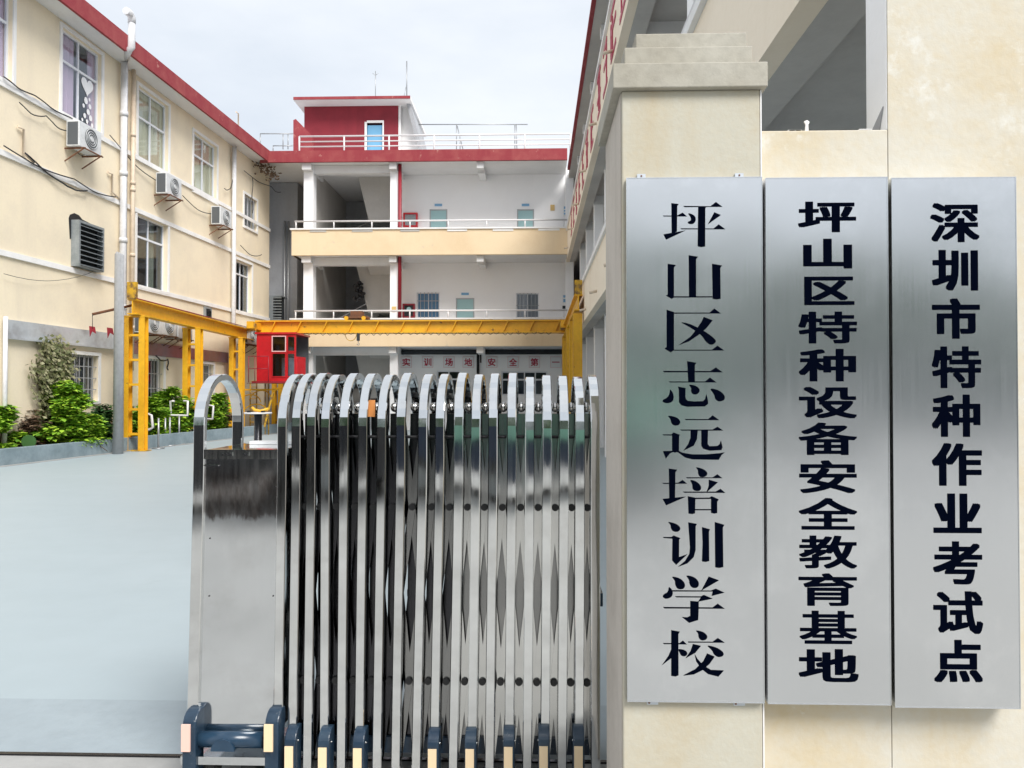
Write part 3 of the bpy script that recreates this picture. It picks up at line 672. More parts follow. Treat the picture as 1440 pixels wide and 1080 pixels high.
# hydrant boxes
for i, (u0, u1, vt, vb) in enumerate(((567, 587, 299, 319), (566, 583, 427, 447))):
    x0, x1, z0, z1 = br(u0, u1, vt, vb, YW-.2)
    t = wthing('hydrant_box', ((x0+x1)/2, YW-.2, z0), ('red framed fire hydrant cabinet on the third floor corridor' , 'red framed fire hydrant cabinet on the second floor corridor beside the barred window')[i], 'hydrant cabinet')
    f = MB().box(x0, x0+.07, YW-.2, YW, z0, z1).box(x1-.07, x1, YW-.2, YW, z0, z1).box(x0+.07, x1-.07, YW-.2, YW, z0, z0+.07).box(x0+.07, x1-.07, YW-.2, YW, z1-.07, z1)
    f.build('frame', M['pipe_red'] if i else M['cabin'], t); MB().box(x0+.07, x1-.07, YW-.17, YW-.15, z0+.07, z1-.07).build('door_panel', M['louvre'] if not i else M['dark'], t)
    if i: c = at(575, 435, YW-.2); MB().tube([(c.x, YW-.21, c.z), (c.x, YW-.19, c.z)], .1, 12).build('hose_reel', M['door_t'], t)
# notices
def notice(u0, u1, vt, vb, m, label, Y=YW):
    x0, x1, z0, z1 = br(u0, u1, vt, vb, Y-.02)
    t = wthing('notice_board', (x0, Y-.02, z0), label, 'notice'); MB().box(x0, x1, Y-.03, Y, z0, z1).build('panel', m, t); return t, x0, x1, z0, z1
t, x0, x1, z0, z1 = notice(792, 804, 290, 303, M['signwhite'], 'blue and white notice at the right end of the third floor corridor')
for i, (a, b) in enumerate(((.70, .96), (.42, .58), (.1, .3))): MB().box(x0+.03, x1-(.03 if i < 1 else .15), YW-.036, YW-.031, z0+(z1-z0)*a, z0+(z1-z0)*b).build('printed_band', M['signblue'], t)
t, x0, x1, z0, z1 = notice(791, 804, 415, 426, M['signwhite'], 'blue and white notice at the right end of the second floor corridor')
for a, b in ((.68, .98), (.1, .5)): MB().box(x0+.03, x1-.03, YW-.036, YW-.031, z0+(z1-z0)*a, z0+(z1-z0)*b).build('printed_band', M['signblue'], t)
notice(791, 801, 430, 434, M['dark'], 'small black nameplate under the second floor notice')
notice(774, 780, 288, 296, M['signyel'], 'small tan square notice on the white third floor wall')
notice(551, 557, 431, 438, M['signyel'], 'small yellow tag on the second floor column', YW-1.55)

# glyph helper: a character from the built in font fitted to a box in the plane y=Y
_tc = bpy.data.curves.new('glyph', 'FONT'); _to = bpy.data.objects.new('glyph', _tc); col.objects.link(_to)
_cache = {}
def glyph(ch):
    if ch not in _cache:
        _tc.body = ch; _tc.resolution_u = 3; bpy.context.view_layer.update()
        me = bpy.data.meshes.new_from_object(_to.evaluated_get(bpy.context.evaluated_depsgraph_get()))
        _cache[ch] = ([v.co.copy() for v in me.vertices], [list(p.vertices) for p in me.polygons]); bpy.data.meshes.remove(me)
    return _cache[ch]
def char_mb(ch, x0, x1, z0, z1, Y, bx, bz):
    vs, fs = glyph(ch); mb = MB()
    ax0 = min(v.x for v in vs); ax1 = max(v.x for v in vs); ay0 = min(v.y for v in vs); ay1 = max(v.y for v in vs)
    w = x1-x0; h = z1-z0
    sx = (w-2*bx*w)/(ax1-ax0); sz = (h-2*bz*h)/max(ay1-ay0, .001)
    if ch == '一': sz = sx*.9; z0 = (z0+z1)/2-(ay1-ay0)*sz/2-bz*h
    offs = [(0, 0), (-1, -1), (1, -1), (1, 1), (-1, 1), (0, 1), (0, -1), (1, 0), (-1, 0)]
    for i, (ox, oz) in enumerate(offs if bx > 0 else offs[:1]):
        k = len(mb.v); yy = Y - .00008*i
        mb.v += [(x0+bx*w+(v.x-ax0)*sx+ox*bx*w, yy, z0+bz*h+(v.y-ay0)*sz+oz*bz*h) for v in vs]
        for f in fs: mb.f.append([k+j for j in f]); mb.sm.append(False)
    return mb
for i, ch in enumerate('实训场地安全第一'):
    u0 = 563.5+i*30.05-(3 if ch == '地' else 0); x0, x1, z0, z1 = br(u0, u0+15.5, 501.5, 517, YW-.03)
    t = wthing('character_sign', (x0, YW-.03, z0), 'white square wall sign with a red character, '+('leftmost of the row', 'second from the left', 'third from the left', 'fourth, touching a black downpipe', 'fifth, first right of the black downpipe', 'sixth, third from the yellow columns', 'seventh, second from the yellow columns', 'a single horizontal stroke')[i], 'sign', 'red lettered squares spelling a slogan')
    MB().box(x0, x1, YW-.03, YW+.0, z0, z1).build('panel', M['signwhite'], t)
    e = .012; MB().box(x0, x1, YW-.036, YW-.031, z0, z0+e).box(x0, x1, YW-.036, YW-.031, z1-e, z1).box(x0, x0+e, YW-.036, YW-.031, z0+e, z1-e).box(x1-e, x1, YW-.036, YW-.031, z0+e, z1-e).build('border', M['cabin_l'], t)
    char_mb(ch, x0+.07, x1-.07, z0+.07, z1-.07, YW-.033, .03, .025).build('character', M['text_red'], t)

# roof: railing, stair head, antennas
RR = wthing('roof_railing', (XL, YF+.2, RT), 'white three rail guard along the red edge of the far roof', 'railing')
yR = YF+.25; x0 = at(421, 200, yR).x; x1 = at(802, 200, yR).x
for v in (190, 197.5, 204.5): z = zf(v, yR); MB().tube([(x0, yR, z), (x1, yR, z)], .028 if v > 191 else .036, 8).build('rail', M['rail_w'], RR)
for i in range(7):
    x = x0+(x1-x0)*i/6; MB().tube([(x, yR, RT-.2), (x, yR, zf(190, yR))], .035, 8).build('post', M['rail_w'], RR)
MB().box(XL-1.2, XR, YF+.121, YF+.4, RB+.2, RT-.05).build('roof_kerb', M['soffit_light'], BB)
GR = wthing('corner_railing', tuple(at(366, 212, 31.5)), 'thin grey railing at the roof corner left of the red stair head', 'railing')
for (ua, va, ub, vb) in ((366, 188, 412, 188), (366, 188, 366, 212), (398, 188, 398, 210), (405, 188, 405, 210), (384, 205, 412, 205), (384, 205, 384, 212)):
    MB().tube([tuple(at(ua, va, 31.5)), tuple(at(ub, vb, 31.5))], .022, 6).build('bar', M['steelgrey'], GR)
DF = wthing('drying_frame', tuple(at(650, 212, 35)), 'thin grey drying frame standing on the roof behind the white railing', 'frame')
for (ua, va, ub, vb) in ((583, 175, 742, 175), (642, 175, 642, 214), (724, 175, 724, 214), (643, 177, 652, 214), (647, 192, 647, 214), (726, 176, 727, 214)):
    MB().tube([tuple(at(ua, va, 35)), tuple(at(ub, vb, 35.0))], .024, 6).build('bar', M['steelgrey'], DF)
YP = 33.2
SH = wthing('roof_stair_head', tuple(at(490, 212, YP)), 'dark red rooftop stair head with flat slab and light blue door', 'rooftop room')
a = at(428, 150, YP); b = at(560, 212, YP); zb = RB+.2; dx0, dz1 = at(516, 173, YP).x, at(516, 173, YP).z; dx1 = at(538, 173, YP).x
wall_mb(a.x, b.x, zb, a.z, .2, [(dx0, dx1, zb, dz1)], YP).build('wall', M['red_wall'], SH)
MB().box(a.x, a.x+.2, YP+.2, 37, zb, a.z).box(b.x-.2, b.x, YP+.2, 37, zb, a.z).box(a.x+.2, b.x-.2, 36.8, 37, zb, a.z).build('side_walls', M['red_wall'], SH)
MB().box(b.x+.003, b.x+.1, YP+.02, YP+.25, zb, a.z).build('white_corner', M['trim'], SH)
t = MB().box(dx0-.1, dx0, YP-.01, YP+.08, zb, dz1+.05).box(dx1, dx1+.06, YP-.03, YP+.08, zb, dz1+.1).box(dx0, dx1, YP-.03, YP+.08, dz1, dz1+.1).build('door', M['trim'], SH)
MB().box(dx0, dx1, YP+.06, YP+.1, zb, dz1-.08).build('leaf', M['door_b'], t)
a1 = at(413, 145, YP-.7); b1 = at(577, 151, YP-.7)
MB().box(a1.x, b1.x, YP-.7, 37.3, a.z+.003, a.z+.16).build('roof', M['soffit_light'], SH)
MB().box(a1.x-.01, b1.x, YP-.73, YP-.703, a.z+.03, a.z+.15).build('roof_edge', M['red'], SH)
yw = YP-1.2; MB().prism([(p.x, p.z) for p in (at(413.5, 214, yw), at(413.5, 170, yw), at(417, 168.5, yw), at(436, 188, yw), at(440, 192, yw), at(440, 214, yw))], yw-.1, yw+.1).build('wing_wall', M['red'], SH)
g1, g2, g3, g4 = at(563, 152, YP+.3), at(574, 152, YP+.3), at(592, 216, YP+.3), at(563, 216, YP+.3)
MB().prism([(p.x, p.z) for p in (g1, g2, g3, g4)], YP+.3, YP+3).build('stair_cover', M['trim'], SH)
MB().hexa([(g2.x-.02, YP-.2, g2.z+.12), (g2.x+.15, YP-.2, g2.z+.12), (g2.x+.15, YP+3.2, g2.z+.12), (g2.x-.02, YP+3.2, g2.z+.12),
           (g3.x-.02, YP-.2, g3.z), (g3.x+.13, YP-.2, g3.z), (g3.x+.13, YP+3.2, g3.z), (g3.x-.02, YP+3.2, g3.z)]).build('sloping_slab', M['grey_wall'], SH)
for (u, vt, vb, lab) in ((528, 100, 146, 'thin rooftop antenna mast above the red stair head, with a small cross head'), (572, 86, 150, 'taller braced steel mast at the right corner of the red stair head')):
    t = wthing('antenna_mast', tuple(at(u, vb, YP+.5)), lab, 'antenna')
    MB().tube([tuple(at(u, vb, YP+.5)), tuple(at(u, vt, YP+.5))], .03 if u > 550 else .02, 6).build('mast', M['steelgrey'], t)
    if u < 550:
        for s in (-1, 1): MB().tube([tuple(at(u, vt+6, YP+.5)), tuple(at(u+4*s, vt+3, YP+.5))], .012, 5).build('arm', M['steelgrey'], t)
    else:
        MB().tube([tuple(at(566, 146, YP+.5)), tuple(at(571, 122, YP+.5))], .015, 5).build('brace', M['steelgrey'], t)
# scaffolding of vines at the eave corner
q = MB(); rn = random.Random(9)
for i in range(260):
    tt = rn.random(); c = at(352+34*tt, 213+36*tt, 31.3-.8*tt); p = c+Vector((rn.gauss(0, .12), rn.gauss(0, .2), rn.gauss(0, .12)))
    k = len(q.v); d = Vector((rn.uniform(-1, 1), rn.uniform(-1, 1), rn.uniform(-1, 1))).normalized()*.13; e = d.cross(Vector((.3, .5, .8))).normalized()*.045
    q.v += [tuple(p), tuple(p+d*.5+e), tuple(p+d), tuple(p+d*.5-e)]; q.f.append([k, k+1, k+2, k+3]); q.sm.append(False)
q.build('withered_vine', M['bark'], label='withered dark vine hanging from the roof corner between the two buildings', cat='vine')
# grey gap building between left and back buildings
GB = wthing('grey_annex', (-10.5, 33.5, 0), 'plain grey annex in the gap between the cream building and the white block', 'building')
ga = -12.0; gb_ = c1a-.12
MB().box(ga, gb_-.9, 33.4, 39, 0, RB-.02).build('wall', M['grey_wall'], GB); MB().box(gb_-.9, gb_, 34.6, 39, 0, RB-.02).build('wall', M['soffit'], GB)
for u, r in ((400, .06), (405, .045)): x = at(u, 300, 33.2).x; MB().tube([(x, 33.25, 0), (x, 33.25, 9.1)], r, 8).build('pipe', M['steelgrey'], GB)
x0, z1 = at(383, 0, 33.3).x, at(383, 418, 33.3).z; x1 = at(402, 418, 33.3).x; z0 = at(383, 452, 33.3).z
v_ = MB().box(x0, x0+.3, 32.7, 33.39, z0, z1).box(x0+.3, x1, 32.7, 33.39, z1-.05, z1).box(x0+.3, x1, 32.7, 33.39, z0, z0+.05).build('louvre_vent', M['louvre'], GB)
MB().box(x0+.3, x1, 33.0, 33.1, z0+.05, z1-.05).build('backing', M['dark'], v_)
for i in range(8): z = z0+.1+(z1-z0-.2)*i/7; MB().box(x0+.3, x1, 32.7, 32.75, z-.02, z+.025).build('slat', M['louvre'], v_)
for v in (365, 405):
    r = br(416, 426, v, v+22, 34.55); window(GB, r, 1, .4, 34.5, .03, M['frame_w'], M['glass_dark'], None, 0, .04)

# ---------------------------------------------------------------- right building
RX = 1.30; RY0, RY1 = 3.1, 39.5
RBd = wthing('right_corridor_building', (RX, 12, 0), 'cream parapet corridor building running along the right side above the gate pillar', 'building')
def hz(r): return EYE + RX/r
Q2B, Q2T, Q3B, Q3T, QR = hz(.672), hz(.425), hz(.238), hz(.197), hz(.1455)
QRT = QR+.42
print('R levels', Q2B, Q2T, Q3B, Q3T, QR)
for b, t in ((Q2B, Q2T), (Q3B, Q3T)):
    MB().box(RX, RX+.14, RY0, RY1, b, t-.09).build('parapet', M['cream_right'], RBd)
    MB().box(RX-.05, RX+.19, RY0, RY1, t-.088, t).build('coping', M['trim'], RBd)
    MB().box(RX+.142, RX+2.2, RY0, RY1, b+.22, b+.36).build('floor_slab', M['soffit'], RBd)
    MB().box(RX+.142, RX+.38, RY0+.01, RY1-.01, b+.002, b+.218).build('edge_beam', M['soffit'], RBd)
    MB().tube([(RX+.08, RY0, t+.28), (RX+.08, RY1, t+.28)], .03, 8).build('handrail', M['rail_w'], RBd)
    for i in range(20):
        y = RY0+.6+i*1.8; MB().tube([(RX+.08, y, t), (RX+.08, y, t+.26)], .025, 6).build('post', M['rail_w'], RBd)
    for i in range(1, 10):
        y = 5.0+i*3.4
        if y > 29: break
        MB().box(RX+.382, RX+2.2, y-.13, y+.13, b-.05, b+.218).build('cross_beam', M['soffit_light'], RBd)
        sp_ = MB().tube([(RX-.16, y+.9, b+.2), (RX+.01, y+.9, b+.24)], .03, 8).build('drain_spout', M['pvc_c'], RBd)
MB().box(RX-.0, RX+.1, RY0, YF-.02, QR, QR+.09).build('roof_fascia', M['red'], RBd)
MB().box(RX+.102, 9, RY0, RY1, QR+.01, QR+.2).build('roof_slab', M['soffit'], RBd)
MB().box(RX+2.2, RX+2.4, RY0, RY1, 0, QR).build('wall', M['soffit_light'], RBd)
MB().box(RX+.15, 9, RY1, RY1+.2, 0, QR).build('end_wall', M['grey_wall'], RBd)
MB().box(RX+2.4, 9, RY0, RY0+.2, 0, QR).build('gable_wall', M['cream'], RBd)
for i in range(1, 9):
    y = 5.0+i*3.4
    if y > 29: break
    for z0, z1 in ((0, Q2B-.05), (Q2B+.36, Q3B-.05), (Q3B+.36, QR)): MB().box(RX+.40, RX+.66, y-.16, y+.16, z0, z1).build('column', M['white'], RBd)
    MB().box(RX+.3, RX+2.2, y-.13, y+.13, QR-.25, QR+.005).build('cross_beam', M['soffit_light'], RBd)
# raised red strokes of the slogan on the upper parapet (too foreshortened to read)
rn = random.Random(11); ys = [8.4, 9.8, 11.26, 12.65, 14.0, 15.4, 17.3, 19.0, 20.6, 22.2, 23.8, 25.4, 27]
for y in ys:
    mb = MB(); w = .48; zc = (Q3B+Q3T-.09)/2; h = .42
    for k in range(3): zz = zc-h+h*.9*k+rn.uniform(0, .1); mb.box(RX-.012-.001*k, RX-.002, y-w*rn.uniform(.6, 1), y+w*rn.uniform(.6, 1), zz, zz+.09)
    for k in range(2): yy = y+rn.uniform(-w*.7, w*.7); mb.box(RX-.016-.001*k, RX-.002, yy-.05, yy+.05, zc-h*rn.uniform(.5, 1), zc+h*rn.uniform(.6, 1))
    mb.build('character', M['text_red'], RBd)
for k, y in enumerate((24.2, 26.5)):
    MB().box(RX+2.1, RX+2.18, y, y+1.2, 0, 2.4).build('shutter', M['dark'], RBd)

# ---------------------------------------------------------------- yellow gantry crane
CRN = wthing('gantry_crane', (-10.6, 20.2, 0), 'yellow gantry crane with raised runway beams and a long bridge girder', 'crane')
zt = 4.02
def ibeam_h(a, b, h, w, name='runway_beam', m=M['yellow']):
    a = Vector(a); b = Vector(b); mb = MB(); Z = Vector((0, 0, 1))
    mb.bar(a+Z*(-.015), b+Z*(-.015), w, .03, Z).bar(a-Z*(h-.015), b-Z*(h-.015), w, .03, Z).bar(a-Z*h/2, b-Z*h/2, .03, h-.06, Z)
    return mb.build(name, m, CRN)
La = at(186, 432, 19.9); La.z = zt; Lb = at(352, 462, 29.6); Lb.z = zt
ibeam_h(La, Lb, .40, .26)
MB().tube([tuple(La+Vector((0, 0, .03))), tuple(Lb+Vector((0, 0, .03)))], .022, 6).build('rail', M['rust'], CRN)
MB().tube([(La.x+.12, La.y, zt+.02), (Lb.x+.12, Lb.y, zt+.05)], .014, 5).build('power_cable', M['pipe_red'], CRN)
def col_pair(uA, uB, vb, Yh=None, w=.15):
    g_ = ground((uA+uB)/2, vb); y = g_.y if Yh is None else Yh
    x0 = at(uA, vb, y).x; x1 = at(uB, vb, y).x
    t = MB()
    for i, x in enumerate((x0+w/2, x1-w/2)):
        mb = MB().box(x-w/2, x+w/2, y-.11, y-.09, 0, zt-.405).box(x-w/2, x+w/2, y+.09, y+.11, 0, zt-.405).box(x-.012, x+.012, y-.09, y+.09, 0, zt-.405)
        if i == 0: cobj = mb.build('column', M['yellow'], CRN)
        else: mb.build('column', M['yellow'], CRN)
    MB().box(x0-.08, x1+.08, y-.16, y+.16, 0, .02).build('base_plate', M['yellow_rust'], CRN)
    for k in range(6):
        z = .45+k*.66
        if z < zt-.5: MB().box(x0+w+.002, x1-w-.002, y-.1, y+.1, z-.03, z+.03).build('rung', M['yellow'], CRN)
    MB().box(x0-.02, x1+.02, y-.12, y+.12, zt-.445, zt-.406).build('cap_plate', M['yellow'], CRN)
col_pair(174.5, 205, 634, w=.16); col_pair(258, 283, 622, w=.17); col_pair(323, 342.5, 612.5, w=.17); col_pair(383, 397, 606, w=.15)
MB().box(La.x-.12, La.x+.12, La.y-.05, La.y+.05, zt+.01, zt+.45).build('end_stop', M['yellow_rust'], CRN)
# right runway
xr = 1.15; Ra = Vector((xr, 20.2, zt+.12)); Rb = Vector((xr, 29.6, zt+.02))
ibeam_h(Ra, Rb, .42, .22)
for y in (20.5, 22.6, 25.0, 28.6):
    MB().box(xr-.11, xr+.11, y-.12, y-.10, 0, zt-.36).box(xr-.11, xr+.11, y+.10, y+.12, 0, zt-.36).box(xr-.012, xr+.012, y-.10, y+.10, 0, zt-.36).build('column', M['yellow'], CRN)
    MB().box(xr-.13, xr-.115, y-.12, y+.12, 0, zt-.36).build('column_web', M['yellow'], CRN)
MB().box(xr-.1, xr+.1, 20.2, 20.28, zt+.13, zt+.5).build('end_stop', M['yellow_rust'], CRN)
# bridge girder
yb = 28.9; g0 = at(360, 450, yb); g1_ = at(796, 450, yb); zb0, zb1 = at(560, 468.5, yb).z, at(560, 450.5, yb).z
MB().box(g0.x, g1_.x, yb, yb+.3, zb0+.05, zb1-.05).build('bridge_girder', M['yellow'], CRN)
MB().box(g0.x, g1_.x, yb-.13, yb+.43, zb1-.048, zb1).build('top_flange', M['yellow'], CRN)
MB().box(g0.x, g1_.x, yb-.12, yb+.42, zb0, zb0+.048).build('bottom_flange', M['yellow'], CRN)
for i in range(12):
    x = at(384+i*36.2, 460, yb).x
    if x < g1_.x-.2: MB().bar((x-.05, yb-.07, zb0+.05), (x+.12, yb-.07, zb1-.05), .03, .13).build('stiffener', M['yellow'], CRN)
q = MB(); rn = random.Random(3)
for i in range(40): x = g0.x+.3+(g1_.x-g0.x-.8)*i/40+rn.uniform(-.05, .05); q.tube([(x, yb-.13, zb0), (x+.1, yb-.14, zb0-.05-.05*rn.random()), (x+.2, yb-.13, zb0)], .012, 5)
q.build('festoon_cable', M['cable'], CRN)
for x in (g0.x+.1, g1_.x-.1):
    MB().box(x-.12, x+.12, yb-.9, yb+1.2, zb0+.12, zb0+.38).build('end_truck', M['yellow'], CRN)
    for y in (yb-.7, yb+1.0): MB().tube([(x-.15, y, zb0+.18), (x+.15, y, zb0+.18)], .14, 14).build('truck_wheel', M['yellow_rust'], CRN)
# trolley and hook
tx = at(500, 445, yb).x
MB().box(tx-.45, tx+.45, yb-.1, yb+.5, zb1+.08, zb1+.16).box(tx-.2, tx+.25, yb, yb+.35, zb1+.16, zb1+.36).build('hoist_trolley', M['rust'], CRN)
for dx in (-.33, .33): MB().tube([(tx+dx, yb-.12, zb1+.08), (tx+dx, yb-.05, zb1+.08)], .08, 12).build('trolley_wheel', M['yellow'], CRN)
hk = at(505.5, 470, yb)
MB().box(hk.x-.05, hk.x+.05, yb-.25, yb-.15, zb0-.30, zb0-.02).build('hook_block', M['dark'], CRN)
MB().tube([(hk.x, yb-.2, zb0-.3), (hk.x, yb-.2, zb0-.38), (hk.x+.05, yb-.2, zb0-.42), (hk.x+.01, yb-.2, zb0-.47), (hk.x-.05, yb-.2, zb0-.42)], .016, 6).build('hook', M['steelgrey'], CRN)
MB().tube([(hk.x-.5+.22*(1-cos(a)), yb-.2, zb0-.02-.28*sin(a)) for a in [pi*i/10 for i in range(11)]], .014, 6).build('control_cable', M['yellow_rust'], CRN)
# operator cabin
c0 = at(361, 470, 27.9); c1_ = at(399, 536, 27.9); c2_ = at(421, 470, 28.6)
CB = wthing('operator_cabin', (c0.x, 27.9, c1_.z), 'bright red crane operator cabin with glazed sides hanging under the yellow girder', 'cabin')
X0, X1, X2, Z0, Z1 = c0.x, c1_.x, c2_.x, c1_.z, at(380, 470, 27.9).z
def ux(u, Y=27.9): return at(u, 500, Y).x
wins = [(ux(383.5), ux(401), zf(493, 27.9), zf(473, 27.9)), (ux(383.5), ux(401), zf(529, 27.9), zf(497, 27.9)), (ux(405), ux(414), zf(493, 27.9), zf(473, 27.9)), (ux(405), ux(414), zf(529, 27.9), zf(497, 27.9))]
wall_mb(X0, ux(416), Z0, Z1, .05, wins, 27.9).build('front_wall', M['cabin'], CB)
MB().box(X0+.05, ux(416), 29.4, 29.5, Z0, Z1).build('back_wall', M['ac_dark'], CB)
MB().box(X0, X0+.05, 27.951, 29.5, Z0, Z1).build('side_wall', M['cabin'], CB)
MB().hexa([(ux(416), 27.9, Z0), (ux(416)+.05, 27.92, Z0), (ux(421)+.05, 28.5, Z0), (ux(421), 28.5, Z0), (ux(416), 27.9, Z0+.9), (ux(416)+.05, 27.92, Z0+.9), (ux(421)+.05, 28.5, Z0+.9), (ux(421), 28.5, Z0+.9)]).build('corner_panel', M['cabin'], CB)
MB().box(X0-.05, ux(417), 27.85, 29.6, Z1+.002, Z1+.07).build('roof', M['cabin'], CB)
MB().box(X0-.15, ux(421)+.1, 27.82, 29.6, Z0-.07, Z0-.002).build('floor', M['pipe_red'], CB)
for i, w in enumerate(wins):
    x0, x1, z0, z1 = w; e = .035
    t = MB().box(x0-e, x0, 27.88, 27.96, z0-e, z1+e).box(x1, x1+e, 27.88, 27.96, z0-e, z1+e).box(x0, x1, 27.88, 27.96, z1, z1+e).box(x0, x1, 27.88, 27.96, z0-e, z0).build('window', M['cabin_l'] if i == 0 else M['cabin'], CB)
    MB().box(x0, x1, 27.91, 27.92, z0, z1).build('pane', M['glass_dark'], t)
MB().box(X0+.6, X0+1.2, 28.9, 29.2, Z0+.1, Z0+.9).build('seat', M['galv'], CB)
rl = MB(); xa = ux(354)
for z in (Z0+.9, Z0+.45): rl.tube([(xa, 27.6, z), (X0+.55, 27.6, z)], .014, 6)
for x in (xa, X0+.05, X0+.55): rl.tube([(x, 27.6, Z0-.05), (x, 27.6, Z0+.9)], .016, 6)
rl.build('guard_rail', M['pipe_red'], CB)
MB().box(xa-.05, X0+.6, 27.55, 27.9, Z0-.09, Z0-.072).build('platform', M['rust'], CB)
# ladder, hoops and struts under the cabin
LD = wthing('crane_ladder', tuple(ground(370, 606)), 'yellow caged access ladder and stair frame standing below the red cabin', 'ladder')
for u in (352, 361, 373, 378): a = at(u, 538, 28.6); MB().tube([(a.x, 28.6, 0), (a.x, 28.6, a.z)], .025, 6).build('stringer', M['yellow_rust'], LD)
for i in range(9): a = at(352, 500, 28.6); MB().tube([(a.x, 28.6, .25+i*.22), (a.x+.25, 28.6, .25+i*.22)], .014, 6).build('rung', M['yellow'], LD)
for k, (u, r, zc) in enumerate(((350, .45, 1.1), (366, .4, 1.3), (358, .5, .7))):
    a = at(u, 560, 28.2); MB().tube([(a.x+r*cos(t), 28.2+r*.4*sin(t), zc+r*.9*sin(t)) for t in [pi*(.1+.9*i/12) for i in range(13)]], .022, 6).build('hoop', M['yellow'], LD)
a = at(340, 548, 28.2); b = at(392, 548, 28.2); MB().box(a.x, b.x, 28.1, 28.2, a.z-.03, a.z+.03).build('cross_beam', M['yellow'], LD)
a = at(372, 600, 28); b = at(384, 552, 28); MB().bar(tuple(a), tuple(b), .06, .04).build('brace', M['yellow_rust'], LD)

# ---------------------------------------------------------------- white handled stands in the yard
def stand(u, vb, ubase, vtop, shape, label):
    g_ = ground(ubase, vb); Y = g_.y
    t = wthing('training_stand', tuple(g_), label, 'stand', 'white handled posts in front of the planting bed')
    top = at(ubase, vtop, Y)
    MB().tube([(top.x, Y, 0), (top.x, Y, top.z)], .028, 8).build('post', M['steelgrey'], t)
    MB().tube([(top.x, Y, 0), (top.x, Y, .03)], .16, 16).build('foot', M['steelgrey'], t)
    if shape:
        P = [tuple(at(a, b, Y)) for a, b in shape]; MB().tube(P, .035, 8).build('handle', M['rail_w'], t)
stand(0, 630, 203, 604, [(197, 606), (210, 604), (215, 601), (213, 584), (208, 582)], 'short post with a white J shaped pipe handle by the first crane post')
stand(0, 631, 223, 588, None, 'thin steel post with round base plate, second from the first crane post')
stand(0, 627, 232.5, 588, None, 'thin bare steel post standing alone near the round base plate')
stand(0, 627, 239, 587, None, 'thin bare steel post directly left of the white square bracket handle')
stand(0, 625, 252, 585, [(245, 564), (240, 564), (240, 584), (264, 584), (264, 564), (258, 564)], 'post carrying a square white pipe bracket left of the second crane post')
stand(0, 619, 289, 590, [(282, 589), (299, 589), (300, 571), (294, 570)], 'post with white L shaped pipe handle seen through the gate arch')
g_ = ground(291, 618); t = wthing('training_stand', tuple(g_), 'upper white pipe crook seen at the top inside of the cabinet arch', 'stand', 'white handled posts in front of the planting bed')
MB().tube([tuple(at(285, 567, g_.y)), tuple(at(291, 566, g_.y)), tuple(at(291.5, 549, g_.y))], .035, 8).build('handle', M['rail_w'], t); MB().tube([tuple(at(287, 567, g_.y)), (at(287, 567, g_.y).x, g_.y, 0)], .025, 8).build('post', M['steelgrey'], t)
g_ = ground(183, 622); t = wthing('red_stool', tuple(g_), 'small faded red plastic stool between the legs of the first crane post', 'stool')
x, y = g_.x, g_.y
MB().box(x-.18, x+.14, y-.15, y+.15, .40, .62).build('seat', M['pipe_red'], t)
for sx in (-.16, .12):
    for sy in (-.13, .13): MB().box(x+sx-.02, x+sx+.02, y+sy-.02, y+sy+.02, 0, .40).build('leg', M['pipe_red'], t)
# red extinguisher beside it
g2_ = ground(186, 614); t = wthing('fire_extinguisher', tuple(g2_), 'little red extinguisher visible behind the first crane post', 'extinguisher'); x = at(184.5, 600, g2_.y).x; z = at(184, 599, g2_.y).z
MB().tube([(x, g2_.y, z-.25), (x, g2_.y, z+.1), (x, g2_.y, z+.15)], .09, 12).build('cylinder', M['cabin'], t); MB().tube([(x, g2_.y, z+.15), (x, g2_.y, z+.22)], .03, 8).build('valve', M['black'], t)
# round topped steel post near the gate
Yd = 6.0; p = at(363, 582, Yd)
DP = wthing('control_pedestal', (p.x, Yd, 0), 'round topped stainless pedestal with a yellow pipe bend behind the gate cabinet', 'pedestal')
MB().tube([(p.x, Yd, 0), (p.x, Yd, p.z)], .030, 16).build('post', M['lattice_d'], DP)
MB().tube([(p.x, Yd, p.z), (p.x, Yd, p.z+.012)], .105, 28).build('top_disc', M['rail_w'], DP)
MB().tube([(p.x-.04, Yd-.02, p.z+.05), (p.x-.015, Yd-.03, p.z+.03), (p.x+.03, Yd-.03, p.z+.022), (p.x+.09, Yd-.02, p.z+.04)], .012, 8).build('pipe_bend', M['yellow'], DP)
for s in (-1, 1): MB().box(p.x+s*.055-.012, p.x+s*.055+.012, Yd-.06, Yd-.03, p.z+.012, p.z+.026).build('bolt_block', M['black'], DP)
# rocks at the end of the bed
q = MB(); rn = random.Random(2)
for i in range(9): a = ground(316+rn.uniform(-7, 7), 612+rn.uniform(-2, 1)); q.sphere((a.x, a.y, .1), rn.uniform(.08, .15), 7)
q.build('rubble_heap', M['cap'], label='small heap of rubble stones at the far end of the kerb', cat='rubble')

